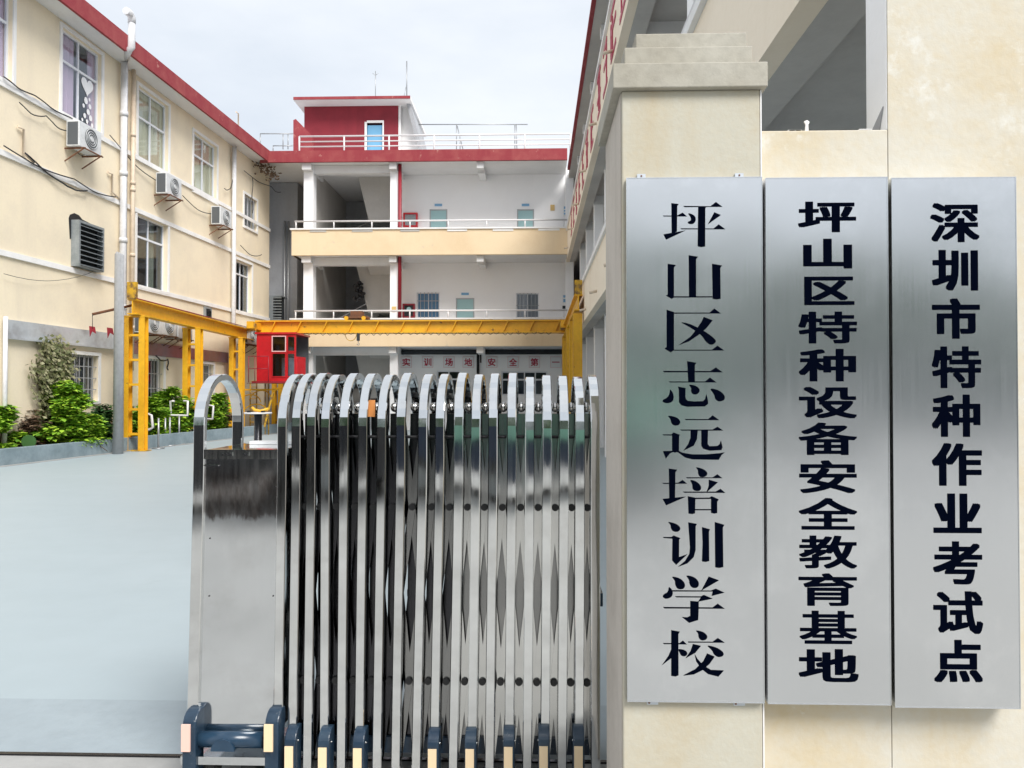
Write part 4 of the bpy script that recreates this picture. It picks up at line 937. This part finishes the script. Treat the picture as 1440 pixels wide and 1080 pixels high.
# ---------------------------------------------------------------- sliding gate
GY, GYR = 2.95, 3.37
GT = wthing('retractable_gate', (-.4, GY, 0), 'folded stainless steel retractable gate with arched posts and navy wheel feet', 'gate')
_yaw = random.Random(21)
def arch_mb(xb, xt, w, z0=.06, yf=GY, yr=GYR, ztop=1.584, th=.026, zend=None):
    """square tube bent to a U across the gate: section w wide (x) by th"""
    yw_ = _yaw.uniform(-.045, .045); bow = _yaw.uniform(-.0025, .0025)
    R_ = (yr-yf)/2; zc = ztop-R_; yc = (yf+yr)/2
    path = [(yf, z0), (yf, .3), (yf, .5), (yf, .7), (yf, .9), (yf, 1.1), (yf, 1.25)]+[(yc-R_*cos(a), zc+R_*sin(a)) for a in [pi*i/20 for i in range(21)]]+[(yr, 1.0), (yr, .5), (yr, z0 if zend is None else zend)]
    mb = MB(); rings = []
    for i, (y, z) in enumerate(path):
        a = path[max(i-1, 0)]; b = path[min(i+1, len(path)-1)]; dy, dz = b[0]-a[0], b[1]-a[1]; l_ = math.hypot(dy, dz); nx, nz = dz/l_, -dy/l_   # inward normal
        x = xb+(xt-xb)*min(1, z/1.2); c = .0028; ring = []
        for (e, f) in ((-w/2+c, 0), (w/2-c, 0), (w/2, c), (w/2, th-c), (w/2-c, th), (-w/2+c, th), (-w/2, th-c), (-w/2, c)):
            ring.append(len(mb.v)); mb.v.append((x+e, y+nx*f+e*yw_+bow*sin(z*3.1), z+nz*f))
        rings.append(ring)
    m = 8
    for r0, r1 in zip(rings[:-1], rings[1:]):
        for j in range(m): k = (j+1) % m; mb.f.append([r0[j], r0[k], r1[k], r1[j]]); mb.sm.append(False)
    mb.f.append(list(reversed(rings[0]))); mb.sm.append(False); mb.f.append(rings[-1]); mb.sm.append(False)
    return mb
def gx(u, v, Y=GY): return at(u, v, Y).x
BOT = [410,432,455.5,479.5,504.5,529.5,556,584.5,610,636.5,663,688,715.5,741,766,790,814,837.5]
TOP = [416,437,457,483,509.5,536,563,594,618,645,669,693,719.5,745,769.5,793.5,816,837.5]
xb = [gx(u, 980) for u in BOT]; xt = [gx(u, 620) for u in TOP]
W = .0355
for i in range(18):
    dz = .004*sin(i*2.3)
    o = arch_mb(xb[i], xt[i], W, ztop=1.588+dz-(.010 if i > 12 else 0)).build('arch_post', M['polish'], GT)
def px_at(i, z):  # x of post i at height z
    z = max(0, min(1.2, z)); return xb[i]+(xt[i]-xb[i])*min(1, z/1.2)
zl = [.05, .725, 1.40]
for i in range(17):
    mid = lambda z: (px_at(i, z)+px_at(i+1, z))/2
    for (yy, t_) in ((GY+.045, 0), (GYR-.045, 1)):
        for k in range(2):
            za, zb_ = zl[k], zl[k+1]
            MB().bar((px_at(i, za), yy, za), (px_at(i+1, zb_), yy, zb_), .027, .003).build('lattice_bar', M['lattice_d' if t_ or i < 6 else ('lattice_m' if i < 9 else 'lattice')], GT)  # bars get darker steel to the left, painting in the gap shade
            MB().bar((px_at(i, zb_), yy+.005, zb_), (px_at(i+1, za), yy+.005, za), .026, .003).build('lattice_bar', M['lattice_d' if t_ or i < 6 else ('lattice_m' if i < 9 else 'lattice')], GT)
            zc = (za+zb_)/2
            if t_ == 0: MB().tube([(mid(zc), yy-.012, zc), (mid(zc), yy+.012, zc)], .0135, 14).build('pivot', M['pivot'], GT)
    # secondary flat post with ball on top
    x = mid(.7)
    ys_ = GY+.075
    xm_t = mid(1.3); xm_b = mid(.1)
    hw = .016
    MB().hexa([(xm_b-hw, ys_, .12), (xm_b+hw, ys_, .12), (xm_b+hw, ys_+.05, .12), (xm_b-hw, ys_+.05, .12), (xm_t-hw, ys_, 1.425), (xm_t+hw, ys_, 1.425), (xm_t+hw, ys_+.05, 1.425), (xm_t-hw, ys_+.05, 1.425)]).build('inner_post', M['lattice_d' if i < 9 else 'lattice_m'], GT)  # darker inner posts paint in the shade between the arches
    MB().sphere((xm_t, ys_+.02, 1.45), .0195, 18).build('ball_finial', M['ballm'], GT)
    MB().tube([(px_at(i, 1.35), GY+.05, 1.335), (px_at(i+1, 1.35), GY+.05, 1.335)], .006, 8).build('link_rod', M['black'], GT)
    MB().box(px_at(i, .7)+W/2, px_at(i+1, .7)-W/2, GY+.1, GY+.13, .70, .725).build('link_block', M['black'], GT)
    MB().box(px_at(i, .1)+W/2+.001, px_at(i+1, .1)-W/2-.001, GY+.06, GY+.30, .10, .16).build('chassis_link', M['navy'], GT)
def foot_mb(x, w, ztop, yf):
    R_ = .055; pts = [(yf, .045)]+[(yf+R_-R_*cos(a), ztop-R_+R_*sin(a)) for a in [pi/2*i/8 for i in range(9)]]+[(yf+.085, ztop-.004), (yf+.09, ztop-.05), (yf+.08, ztop-.08), (yf+.075, .06), (yf+.06, .045)]
    return MB().prism([(a, b) for a, b in pts], x-w/2, x+w/2, 'x')
for u, vt in ((408, 1024), (455, 1026), (504, 1027), (556, 1080), (609, 1028), (661.5, 1028), (715.5, 1025), (765, 1024), (814, 1024)):
    if vt > 1070: continue
    x = gx(u, 1040, 2.90); zt_ = at(u, vt, 2.92).z
    f = foot_mb(x, .043, zt_, 2.895).build('wheel_foot', M['navy'], GT, .004)
    MB().box(x-.018, x+.014, 2.889, 2.894, .06, at(u, vt+26, 2.89).z).build('reflector', M['reflector'], f)
    for s in (-1, 1): MB().sphere((x+s*.0215, 2.93, zt_-.05), .004, 6).build('screw', M['lattice'], f)
    MB().tube([(x-.012, 2.955, .05), (x+.012, 2.955, .05)], .048, 20).build('wheel', M['wheel'], f)
# bracket to the pillar
zk = at(850, 840, 3.0).z
MB().box(.235, .262, 2.98, 3.12, zk-.03, zk+.02).build('latch_bracket', M['navy_b'], GT)
# motor cabinet end
cxl, cxr = gx(267.5, 900), gx(389.5, 900); ZC = at(320, 633, GY).z
arch_mb(gx(269, 980), gx(279, 640), .044, ztop=1.586, zend=ZC, yr=3.36).build('cabinet_arch', M['polish'], GT)
arch_mb(gx(390, 980), gx(396, 640), .036, ztop=1.586).build('cabinet_arch', M['polish'], GT)
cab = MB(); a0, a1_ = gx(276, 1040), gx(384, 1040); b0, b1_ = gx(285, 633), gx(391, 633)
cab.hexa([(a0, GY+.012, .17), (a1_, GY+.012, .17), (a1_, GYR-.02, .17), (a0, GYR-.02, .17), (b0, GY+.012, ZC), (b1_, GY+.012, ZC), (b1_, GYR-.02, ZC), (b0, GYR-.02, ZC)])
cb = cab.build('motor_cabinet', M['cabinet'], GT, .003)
MB().box(b0+.002, b1_-.002, GY+.002, GY+.011, ZC-.035, ZC+.002).build('top_strip', M['lattice'], cb)
MB().box(b0+.06, b1_-.02, GYR-.09, GYR-.03, ZC+.001, ZC+.014).build('rear_ledge', M['ac'], cb)
for u0, u1 in ((311, 327), (342, 350)):
    x0, x1 = gx(u0, 637), gx(u1, 637); MB().box(x0, x1, GY-.006, GY+.001, ZC-.022, ZC-.008).build('slotted_clip', M['polish'], cb)
    for k in range(3 if u0 < 320 else 2): x = x0+.008+(x1-x0-.014)*k/(2 if u0 < 320 else 1); MB().box(x-.0025, x+.0025, GY-.0075, GY-.0062, ZC-.019, ZC-.012).build('slot', M['black'], cb)
MB().box(b0+.005, b0+.06, GY+.0, GY+.0115, ZC-.062, ZC-.058).build('seam_strip', M['polish'], cb)
for (u, v) in ((295, 757), (294, 838), (384, 838), (389, 700), (388, 685)): p = at(u, v, GY+.01); MB().sphere((p.x, GY+.010, p.z), .0032, 8).build('rivet', M['black'], cb)
for (u, col_) in ((268, 'pinkref'), (383.5, 'reflector')):
    x = gx(u, 1020, 2.90); zt_ = at(u, 998, 2.92).z
    f = foot_mb(x, .052, zt_, 2.885).build('wheel_foot', M['navy'], GT, .005)
    MB().box(x-.026, x+.008, 2.877, 2.884, at(u, 1057, 2.88).z, at(u, 1019, 2.88).z).build('reflector', M[col_], f)
    MB().tube([(x-.012, 2.955, .05), (x+.012, 2.955, .05)], .048, 20).build('wheel', M['wheel'], f)
xL_, xR_ = gx(273, 1040), gx(374, 1040)
zba = at(320, 1043, 2.91).z
MB().tube([(xL_, 2.93, zba), (xR_, 2.93, zba)], .030, 20).build('bumper_bar', M['navy_b'], GT)
xc = gx(321, 1050); MB().prism([(xc-.045+.045*(1-cos(a)), zba-.03+.045*sin(a)) for a in [pi*i/14 for i in range(15)]], 2.893, 2.925).build('towing_lug', M['navy_b'], GT)
MB().box(xL_-.03, xR_+.03, 2.90, 3.38, .095, .125).build('base_plate', M['cabinet'], GT)
for u in (285, 345): x = gx(u, 1080); MB().tube([(x-.02, 3.0, .048), (x+.04, 3.0, .048)], .045, 20).build('wheel', M['wheel'], GT)
# small orange tag on a lattice post
p = at(523, 574, GY+.07); MB().box(p.x-.014, p.x+.013, GY+.068, GY+.072, p.z-.034, p.z+.032).build('orange_tag', M['orange'], GT)

# ---------------------------------------------------------------- pillar and plate wall
PY0, PY1 = 2.22, 2.70
px0, px1 = at(875, 400, PY0).x, at(1070, 400, PY0).x
PI_ = wthing('gate_pillar', (px0+.2, PY0+.24, 0), 'beige stained gate pillar with stepped stone cap behind the first name plate', 'pillar')
zc0 = at(960, 123, PY0-.02).z; zc1 = at(960, 88, PY0-.02).z
MB().box(px0, px1, PY0, PY1, 0, zc0).build('shaft', M['pillar'], PI_, .004)
MB().box(px0-.0025, px0+.001, PY0+.012, PY1, 0, zc0-.003).build('side_facing', M['pillar_side'], PI_)
MB().box(px1+.0005, px1+.004, PY0-.001, PY0+.05, 0, zc0-.003).build('corner_bead', M['trim'], PI_)
k0, k1 = at(862, 110, PY0-.022).x, at(1080, 110, PY0-.022).x
MB().box(k0, k1, PY0-.022, PY1+.02, zc0, zc1).build('cap_slab', M['cap'], PI_, .003)
z2 = at(960, 65.5, PY0+.01).z; z3 = at(960, 46.5, PY0+.03).z
MB().box(at(878, 80, PY0+.01).x, at(1057.5, 80, PY0+.01).x, PY0+.01, PY1-.02, zc1+.001, z2).build('cap_step', M['cap'], PI_, .003)
MB().box(at(894, 60, PY0+.03).x, at(1050, 60, PY0+.03).x, PY0+.03, PY1-.05, z2+.001, z3).build('cap_step', M['cap'], PI_, .003)

WY = 2.275
PW = wthing('plate_wall', (1.2, WY, 0), 'weathered pale yellow wall to the right of the pillar carrying the two right plates', 'wall')
zt_w = at(1150, 183, WY).z; xp = at(1248, 100, WY).x
MB().box(px1+.004, xp, WY, WY+.14, 0, zt_w).build('low_wall', M['front'], PW, .004)
MB().box(xp+.001, 3.4, WY-.0, WY+.14, 0, 4.4).build('pier', M['front'], PW)
MB().box(xp-.002, xp+.0008, WY+.004, WY+.139, zt_w+.001, 4.39).build('white_reveal', M['white'], PW)
q = MB(); q.prism([(WY+.05, zt_w+.001), (WY+.138, zt_w+.001), (WY+.02, zt_w+.075)], xp-.006, xp-.0025, 'x'); q.build('mortar_patch', M['grey_wall'], PW)
# chips of old mortar along the wall top
rn = random.Random(4)
for i in range(5):
    x = px1+.06+rn.random()*(xp-px1-.1); w_ = rn.uniform(.006, .022); MB().box(x-w_, x+w_, WY+.001, WY+.03, zt_w+.0005, zt_w+rn.uniform(.0015, .003)).build('mortar_chip', M['trim'], PW)
x = at(1136, 180, WY).x; MB().prism([(x-.004, zt_w), (x+.006, zt_w), (x+.005, zt_w+.02), (x+.009, zt_w+.028), (x+.002, zt_w+.034), (x-.007, zt_w+.03), (x-.002, zt_w+.022)], WY+.01, WY+.016).build('paint_flake', M['trim'], PW)

PLY = 2.20
def plate(name_label, u0, u1, vb0, thick, back):
    x0, x1 = at(u0, 500, PLY).x, at(u1, 500, PLY).x; z1 = at(u0, 250, PLY).z; z0 = at((u0+u1)/2, vb0, PLY).z
    t = wthing('name_plate', (x0, PLY, z0), name_label, 'sign plate')
    MB().box(x0, x1, PLY, back, z0, z1).build('panel', M['plate'], t, .0015)
    MB().box(x0, x0+.0025, PLY-.0012, PLY-.0002, z0, z1).box(x1-.0025, x1, PLY-.0012, PLY-.0002, z0, z1).box(x0+.0025, x1-.0025, PLY-.0012, PLY-.0002, z1-.0025, z1).box(x0+.0025, x1-.0025, PLY-.0012, PLY-.0002, z0, z0+.0025).build('edge_fold', M['plate'], t)
    return t, x0, x1, z0, z1
P1, a, b, c, d = plate('first stainless name plate on the pillar, nine characters in thin and thick serif strokes', 881, 1073, 988, .02, PY0-.002)
for (u, v) in ((902, 245), (1040, 245)): p = at(u, v, PLY+.01); MB().box(p.x-.012, p.x+.012, PLY+.012, PY0-.001, d-.01, d+.014).build('mounting_tab', M['galv'], P1); MB().sphere((p.x, PLY+.012, d+.008), .003, 6).build('screw', M['rust'], P1)
for (u, v) in ((918, 991), (1040, 991)): p = at(u, v, PLY+.01); MB().box(p.x-.016, p.x+.016, PLY+.012, PY0-.001, c-.012, c+.01).build('mounting_tab', M['galv'], P1); MB().sphere((p.x-.01, PLY+.012, c-.006), .004, 6).build('screw', M['rust'], P1)
P2, a, b, c, d = plate('middle stainless name plate with thirteen wide heavy black characters', 1077.5, 1250, 991, .05, WY-.002)
P3, a, b, c, d = plate('right stainless name plate with ten tall heavy black characters', 1255, 1431, 996, .05, WY-.002)
for u in (1075.3, 1252.4):
    p = at(u, 500, WY-.02); MB().box(p.x-.003, p.x+.003, WY-.03, WY-.001, d-1.48, d-.03).build('gap_reflection_strip', M['rust'], P2)  # orange-brown strip stands in for the reflected colour in the gap
S = 1282/380
def box2(o, x0, x1, y0, y1): return (o[0]+x0/S, o[0]+x1/S, o[1]+y0/S, o[1]+y1/S)
o4, o5, o6 = (1060, 240), (1060, 500), (1060, 760)
P2C = [('坪', o4, 210, 485, 145, 293, .032), ('山', o4, 235, 466, 322, 465, .042), ('区', o4, 240, 477, 502, 638, .035), ('特', o4, 212, 489, 668, 820, .026), ('种', o4, 214, 485, 845, 1000, .03),
       ('设', o5, 215, 489, 148, 298, .03), ('备', o5, 213, 490, 318, 472, .024), ('安', o5, 216, 488, 497, 653, .028), ('全', o5, 213, 491, 676, 826, .028), ('教', o5, 215, 490, 855, 1010, .022),
       ('育', o6, 213, 489, 157, 310, .024), ('基', o6, 217, 490, 335, 490, .022), ('地', o6, 213, 497, 517, 670, .032)]
P3C = [('深', o4, 838, 1070, 152, 340, .03), ('圳', o4, 846, 1063, 375, 570, .038), ('市', o4, 847, 1072, 605, 798, .038), ('特', o4, 846, 1078, 833, 1032, .03), ('种', o5, 846, 1074, 185, 386, .034),
       ('作', o5, 846, 1082, 415, 618, .036), ('业', o5, 853, 1080, 655, 842, .04), ('考', o6, 851, 1083, 5, 208, .032), ('试', o6, 853, 1087, 242, 443, .03), ('点', o6, 856, 1086, 473, 673, .036)]
for par, lst, kz in ((P2, P2C, .8), (P3, P3C, .72)):
    for ch, o_, x0, x1, y0, y1, bd_ in lst:
        u0, u1, v0, v1 = box2(o_, x0, x1, y0, y1)
        A = at(u0, v1, PLY-.0005); B = at(u1, v0, PLY-.0005)
        char_mb(ch, A.x, B.x, A.z, B.z, PLY-.0005, bd_, bd_*kz).build('character', M['ink'], par)
bpy.data.objects.remove(_to)
# serif characters of the first plate, stroke by stroke
def chaikin(p, n=2):
    for _ in range(n):
        q = []
        for i in range(len(p)):
            a, b = p[i], p[(i+1) % len(p)]; q += [(a[0]*.75+b[0]*.25, a[1]*.75+b[1]*.25), (a[0]*.25+b[0]*.75, a[1]*.25+b[1]*.75)]
        p = q
    return p
SER = {
'坪': (270, ['P198,70 245,76 236,90 234,250 200,262', 'P145,149 232,150 270,130 297,155 150,155', 'P148,268 290,243 165,302', 'P273,88 445,90 480,63 522,94 283,96', 'S298,130 345,146 356,175 340,204 306,202 300,188 322,182 322,160', 'P470,128 512,146 428,206', 'P255,230 465,231 497,205 540,236 262,236', 'P368,90 420,94 413,104 412,345 388,349 365,344']),
'山': (270, ['P175,454 228,462 215,478 215,660 175,660', 'P162,655 176,650 215,661 215,668 200,676', 'P205,660 465,660 465,667 205,668', 'P308,400 368,410 355,425 355,662 310,662', 'P456,454 520,465 508,480 510,676 485,680 460,676']),
'区': (270, ['P168,745 215,760 215,1000 195,1015 155,992 168,980', 'P168,745 215,763 440,763 470,737 513,769 200,770', 'P200,998 455,998 490,972 533,1003 200,1004', 'P403,790 460,812 420,862 370,905 310,945 243,970 320,915 360,865 390,820', 'C250,822 310,832 370,860 420,888 475,930 482,950 462,966 440,966 415,945 388,905 350,878 300,847']),
'志': (500, ['P298,35 357,46 347,60 347,165 305,165', 'P145,97 445,98 480,75 523,106 152,106', 'P180,164 412,164 442,139 485,170 190,170', 'S190,208 214,245 212,288 180,304 143,296 143,280 175,265 187,240', 'P240,196 288,205 287,260 291,276 303,286 340,290 400,288 412,275 420,243 430,285 431,305 410,322 300,324 262,315 247,295 246,220', 'S304,180 360,192 382,220 362,247 332,245 322,225 325,205', 'S436,204 500,218 538,253 535,282 500,293 476,278 470,245']),
'远': (500, ['S170,376 235,390 258,418 247,442 213,444 196,425 195,405', 'P280,401 432,402 460,378 502,409 290,408', 'P252,468 460,468 490,450 528,475 262,475', 'P142,499 200,499 212,486 255,502 245,508 148,505', 'P203,500 248,505 246,605 220,615 203,605', 'P145,605 215,602 240,600 270,615 330,625 420,625 500,618 537,612 515,630 498,660 330,657 285,645 240,613 215,608 190,618 163,652', 'P320,473 365,475 360,530 340,570 275,602 305,560 320,520', 'P388,473 430,475 428,560 440,574 490,572 505,560 512,538 522,580 515,598 440,602 400,590 388,570']),
'培': (500, ['P182,715 235,722 224,740 222,900 185,908', 'P138,806 240,805 270,787 298,811 150,812', 'P142,907 293,892 165,948', 'S348,703 405,718 431,745 414,769 378,770 366,745 368,725', 'P288,770 460,771 490,751 522,776 300,777', 'S312,783 360,796 389,828 382,856 350,858 331,845 332,815', 'P435,785 493,802 420,866 435,825', 'P270,861 480,861 510,843 540,869 280,868', 'P303,890 350,900 348,998 330,1003 307,1000', 'P303,890 345,900 440,899 455,890 498,910 485,907 340,908', 'P450,895 498,910 488,925 488,996 470,1000 450,996', 'P345,972 455,972 455,979 345,979']),
'训': (730, ['S170,13 235,30 260,58 243,81 210,80 194,58 195,38', 'P145,113 200,113 213,103 257,121 248,128 148,119', 'P205,110 248,120 247,240 300,222 228,290 203,262', 'P305,20 360,30 352,45 352,195 340,240 300,280 240,302 285,265 312,220 316,180', 'P392,50 442,64 436,80 438,265 415,271 392,268 396,150', 'P473,18 534,36 524,52 527,303 500,309 476,305']),
'学': (730, ['S195,360 255,373 288,408 280,443 238,445 221,415 222,390', 'S285,353 345,365 376,400 367,435 328,437 311,408 312,385', 'P435,363 500,387 388,452', 'S182,422 210,455 203,493 163,507 141,492 150,475 178,462', 'P200,450 450,452 480,440 535,465 453,486 460,458 200,458', 'P220,488 385,489 405,480 460,503 368,522 385,496 230,495', 'P145,556 460,559 493,535 537,567 155,565', 'P318,518 372,522 370,600 368,638 310,656 265,620 300,622 318,612']),
'校': (730, ['P197,702 252,712 243,728 244,988 225,996 197,992', 'P145,784 250,785 272,768 297,793 150,791', 'P197,825 197,880 138,925 180,865', 'S238,820 287,828 303,850 288,869 260,866 250,845', 'S347,701 405,714 430,742 416,766 383,768 368,745 370,725', 'P302,775 460,776 493,752 537,782 305,781', 'P335,790 385,802 350,845 288,880 320,835', 'S416,796 485,811 530,842 528,866 495,875 466,857 456,830', 'P425,850 472,870 440,915 395,955 340,982 272,990 350,950 400,900', 'P345,852 365,885 400,925 450,955 530,958 495,996 430,980 385,945 355,900'])}
for ch, (oy, strokes) in SER.items():
    mb = MB()
    for i, s in enumerate(strokes):
        pts = [tuple(map(float, p.split(','))) for p in s[1:].split()]
        if s[0] == 'S': pts = chaikin(pts)
        if s[0] == 'C': pts = chaikin(pts, 1)
        yy = PLY-.0006-.00012*i
        ring = [at(900+x/4.5, oy+y/4.5, PLY) for x, y in pts]
        k = len(mb.v); mb.v += [(p.x, yy, p.z) for p in ring]; mb.f.append([k+j for j in reversed(range(len(ring)))]); mb.sm.append(False)
    o = mb.build('character', M['ink'], P1)
    import bmesh
    bm = bmesh.new(); bm.from_mesh(o.data); bmesh.ops.triangulate(bm, faces=bm.faces[:], ngon_method='EAR_CLIP'); bm.to_mesh(o.data); bm.free()

# ---------------------------------------------------------------- the street behind the camera (seen only as reflections in the steel)
SW = wthing('street_shopfronts', (0, -24, 0), 'grey green row of shop buildings across the street facing the gate', 'building')
M['shop'] = wallpaint('shop_render', (.34, .38, .38), (.24, .28, .28), .8)
wins = [(-30+i*5+.8, -30+i*5+4.0, .2, 2.8) for i in range(12)]
wall_mb(-34, 34, 0, 7.5, .3, wins, 0).build('wall', M['shop'], SW).location = (0, 24-24.0, 0)
SW['world'] = 0
for o in SW.children: o.location = (0, 0, 0)
for i, w in enumerate(wins):
    MB().box(w[0], w[1], .1, .16, w[2], w[3]).build('shop_shutter', M['louvre'], SW)
SW.rotation_euler.z = 0
SW.location = (0, -42, 0)
def tree(x, y, h, seed, label):
    rn = random.Random(seed); t = wthing('street_tree', (x, y, 0), label, 'tree', 'trees along the street')
    MB().tube([(x, y, 0), (x+.1, y, h*.45), (x, y+.1, h*.7)], .16, 8, r2=.07).build('trunk', M['bark'], t)
    mb = MB()
    cl = [(x+rn.gauss(0, 1.7), y+rn.gauss(0, 1.5), h*rn.uniform(.36, .95), rn.uniform(.8, 1.3)) for _ in range(14)]
    for i in range(1600):
        a, b, c, r = rn.choice(cl); p = Vector((a+rn.gauss(0, r*.8), b+rn.gauss(0, r*.6), c+rn.gauss(0, r*.4)))
        d = Vector((rn.uniform(-1, 1), rn.uniform(-1, 1), rn.uniform(-1, 1))).normalized()*.45; e = d.cross(Vector((.2, .6, .7))).normalized()*.17
        k = len(mb.v); mb.v += [tuple(p), tuple(p+d*.5+e), tuple(p+d), tuple(p+d*.5-e)]; mb.f.append([k, k+1, k+2, k+3]); mb.sm.append(False)
    mb.build('crown', M['leaf_d'], t)
for i, (x, nm) in enumerate(((-17.5, 'farthest left'), (-13.8, 'second from the left end'), (-10.2, 'third from the left end'), (-6.6, 'opposite the motor cabinet'), (-3.1, 'opposite the middle of the gate'), (.4, 'opposite the pillar'), (3.7, 'opposite the first plate'), (7.2, 'opposite the middle plate'), (10.7, 'opposite the right plate'), (14.3, 'second from the right end'), (18, 'farthest right'))):
    tree(x*1.6, -30+.6*sin(i*5), 8.6+.8*sin(i*2.7), 30+i, 'leafy street tree across the road, '+nm)
def vehicle(name, x0, x1, y, prof, mb_, mt, label, cat, wins_, top=None, w=1.9):
    """side profile prof (fractions of length, metres) extruded across the width; nose to the left"""
    L_ = x1-x0; t = wthing(name, ((x0+x1)/2, y, 0), label, cat)
    MB().prism([(x0+L_*a, b) for a, b in prof], y-w, y).build('body', mb_, t, .03)
    if top: a, b, c, d, mm = top; MB().box(x0+L_*a, x0+L_*b, y-w-.05, y+.05, c, d).build('cargo_box', mm, t, .02)
    for a, b, c, d in wins_: MB().box(x0+L_*a, x0+L_*b, y+.001, y+.012, c, d).build('window', M['black'], t)
    for a in (.2, .82):
        for yy in (y-.2, y-w+.0): wh = MB().tube([(x0+L_*a, yy, .33), (x0+L_*a, yy+.22, .33)], .33, 20).build('wheel', M['wheel'], t); MB().tube([(x0+L_*a, yy+.221, .33), (x0+L_*a, yy+.23, .33)], .2, 14).build('rim', M['louvre'], wh)
M['van'] = mat('added_van_charcoal_paint', (.025, .027, .032), .25); M['truck'] = mat('added_truck_navy_paint', (.02, .035, .07), .3); M['mint'] = mat('added_truck_mint_paint', (.20, .42, .34), .5)
VP = [(0, .35), (0, .95), (.05, 1.1), (.16, 1.2), (.28, 1.85), (.34, 1.95), (.95, 1.95), (1, 1.8), (1, .35)]
vehicle('added_reflection_van', -7.6, -2.3, -4.3, VP, M['van'], None, 'unseen charcoal van added opposite the left half of the gate for dark reflections', 'van', [(.24, .40, 1.25, 1.75), (.44, .66, 1.25, 1.75), (.70, .93, 1.25, 1.75)])  # added out of view so the gate steel reflects something dark
VT = [(0, .45), (0, 1.2), (.03, 1.3), (.08, 2.1), (.26, 2.1), (.28, .9), (1, .9), (1, .45)]
vehicle('added_reflection_truck', -2.2, 2.2, -5.2, VT, M['truck'], None, 'unseen small navy truck with a mint green cargo box added opposite the gate end for its reflection', 'truck', [(.09, .2, 1.35, 1.95)], (.29, 1.0, .92, 1.75, M['mint']))  # added out of view for navy and green reflections in the posts
sheet('far_pavement', -120, 120, -60, -27, -.003, M['concrete'])
print('objects', len(bpy.data.objects))
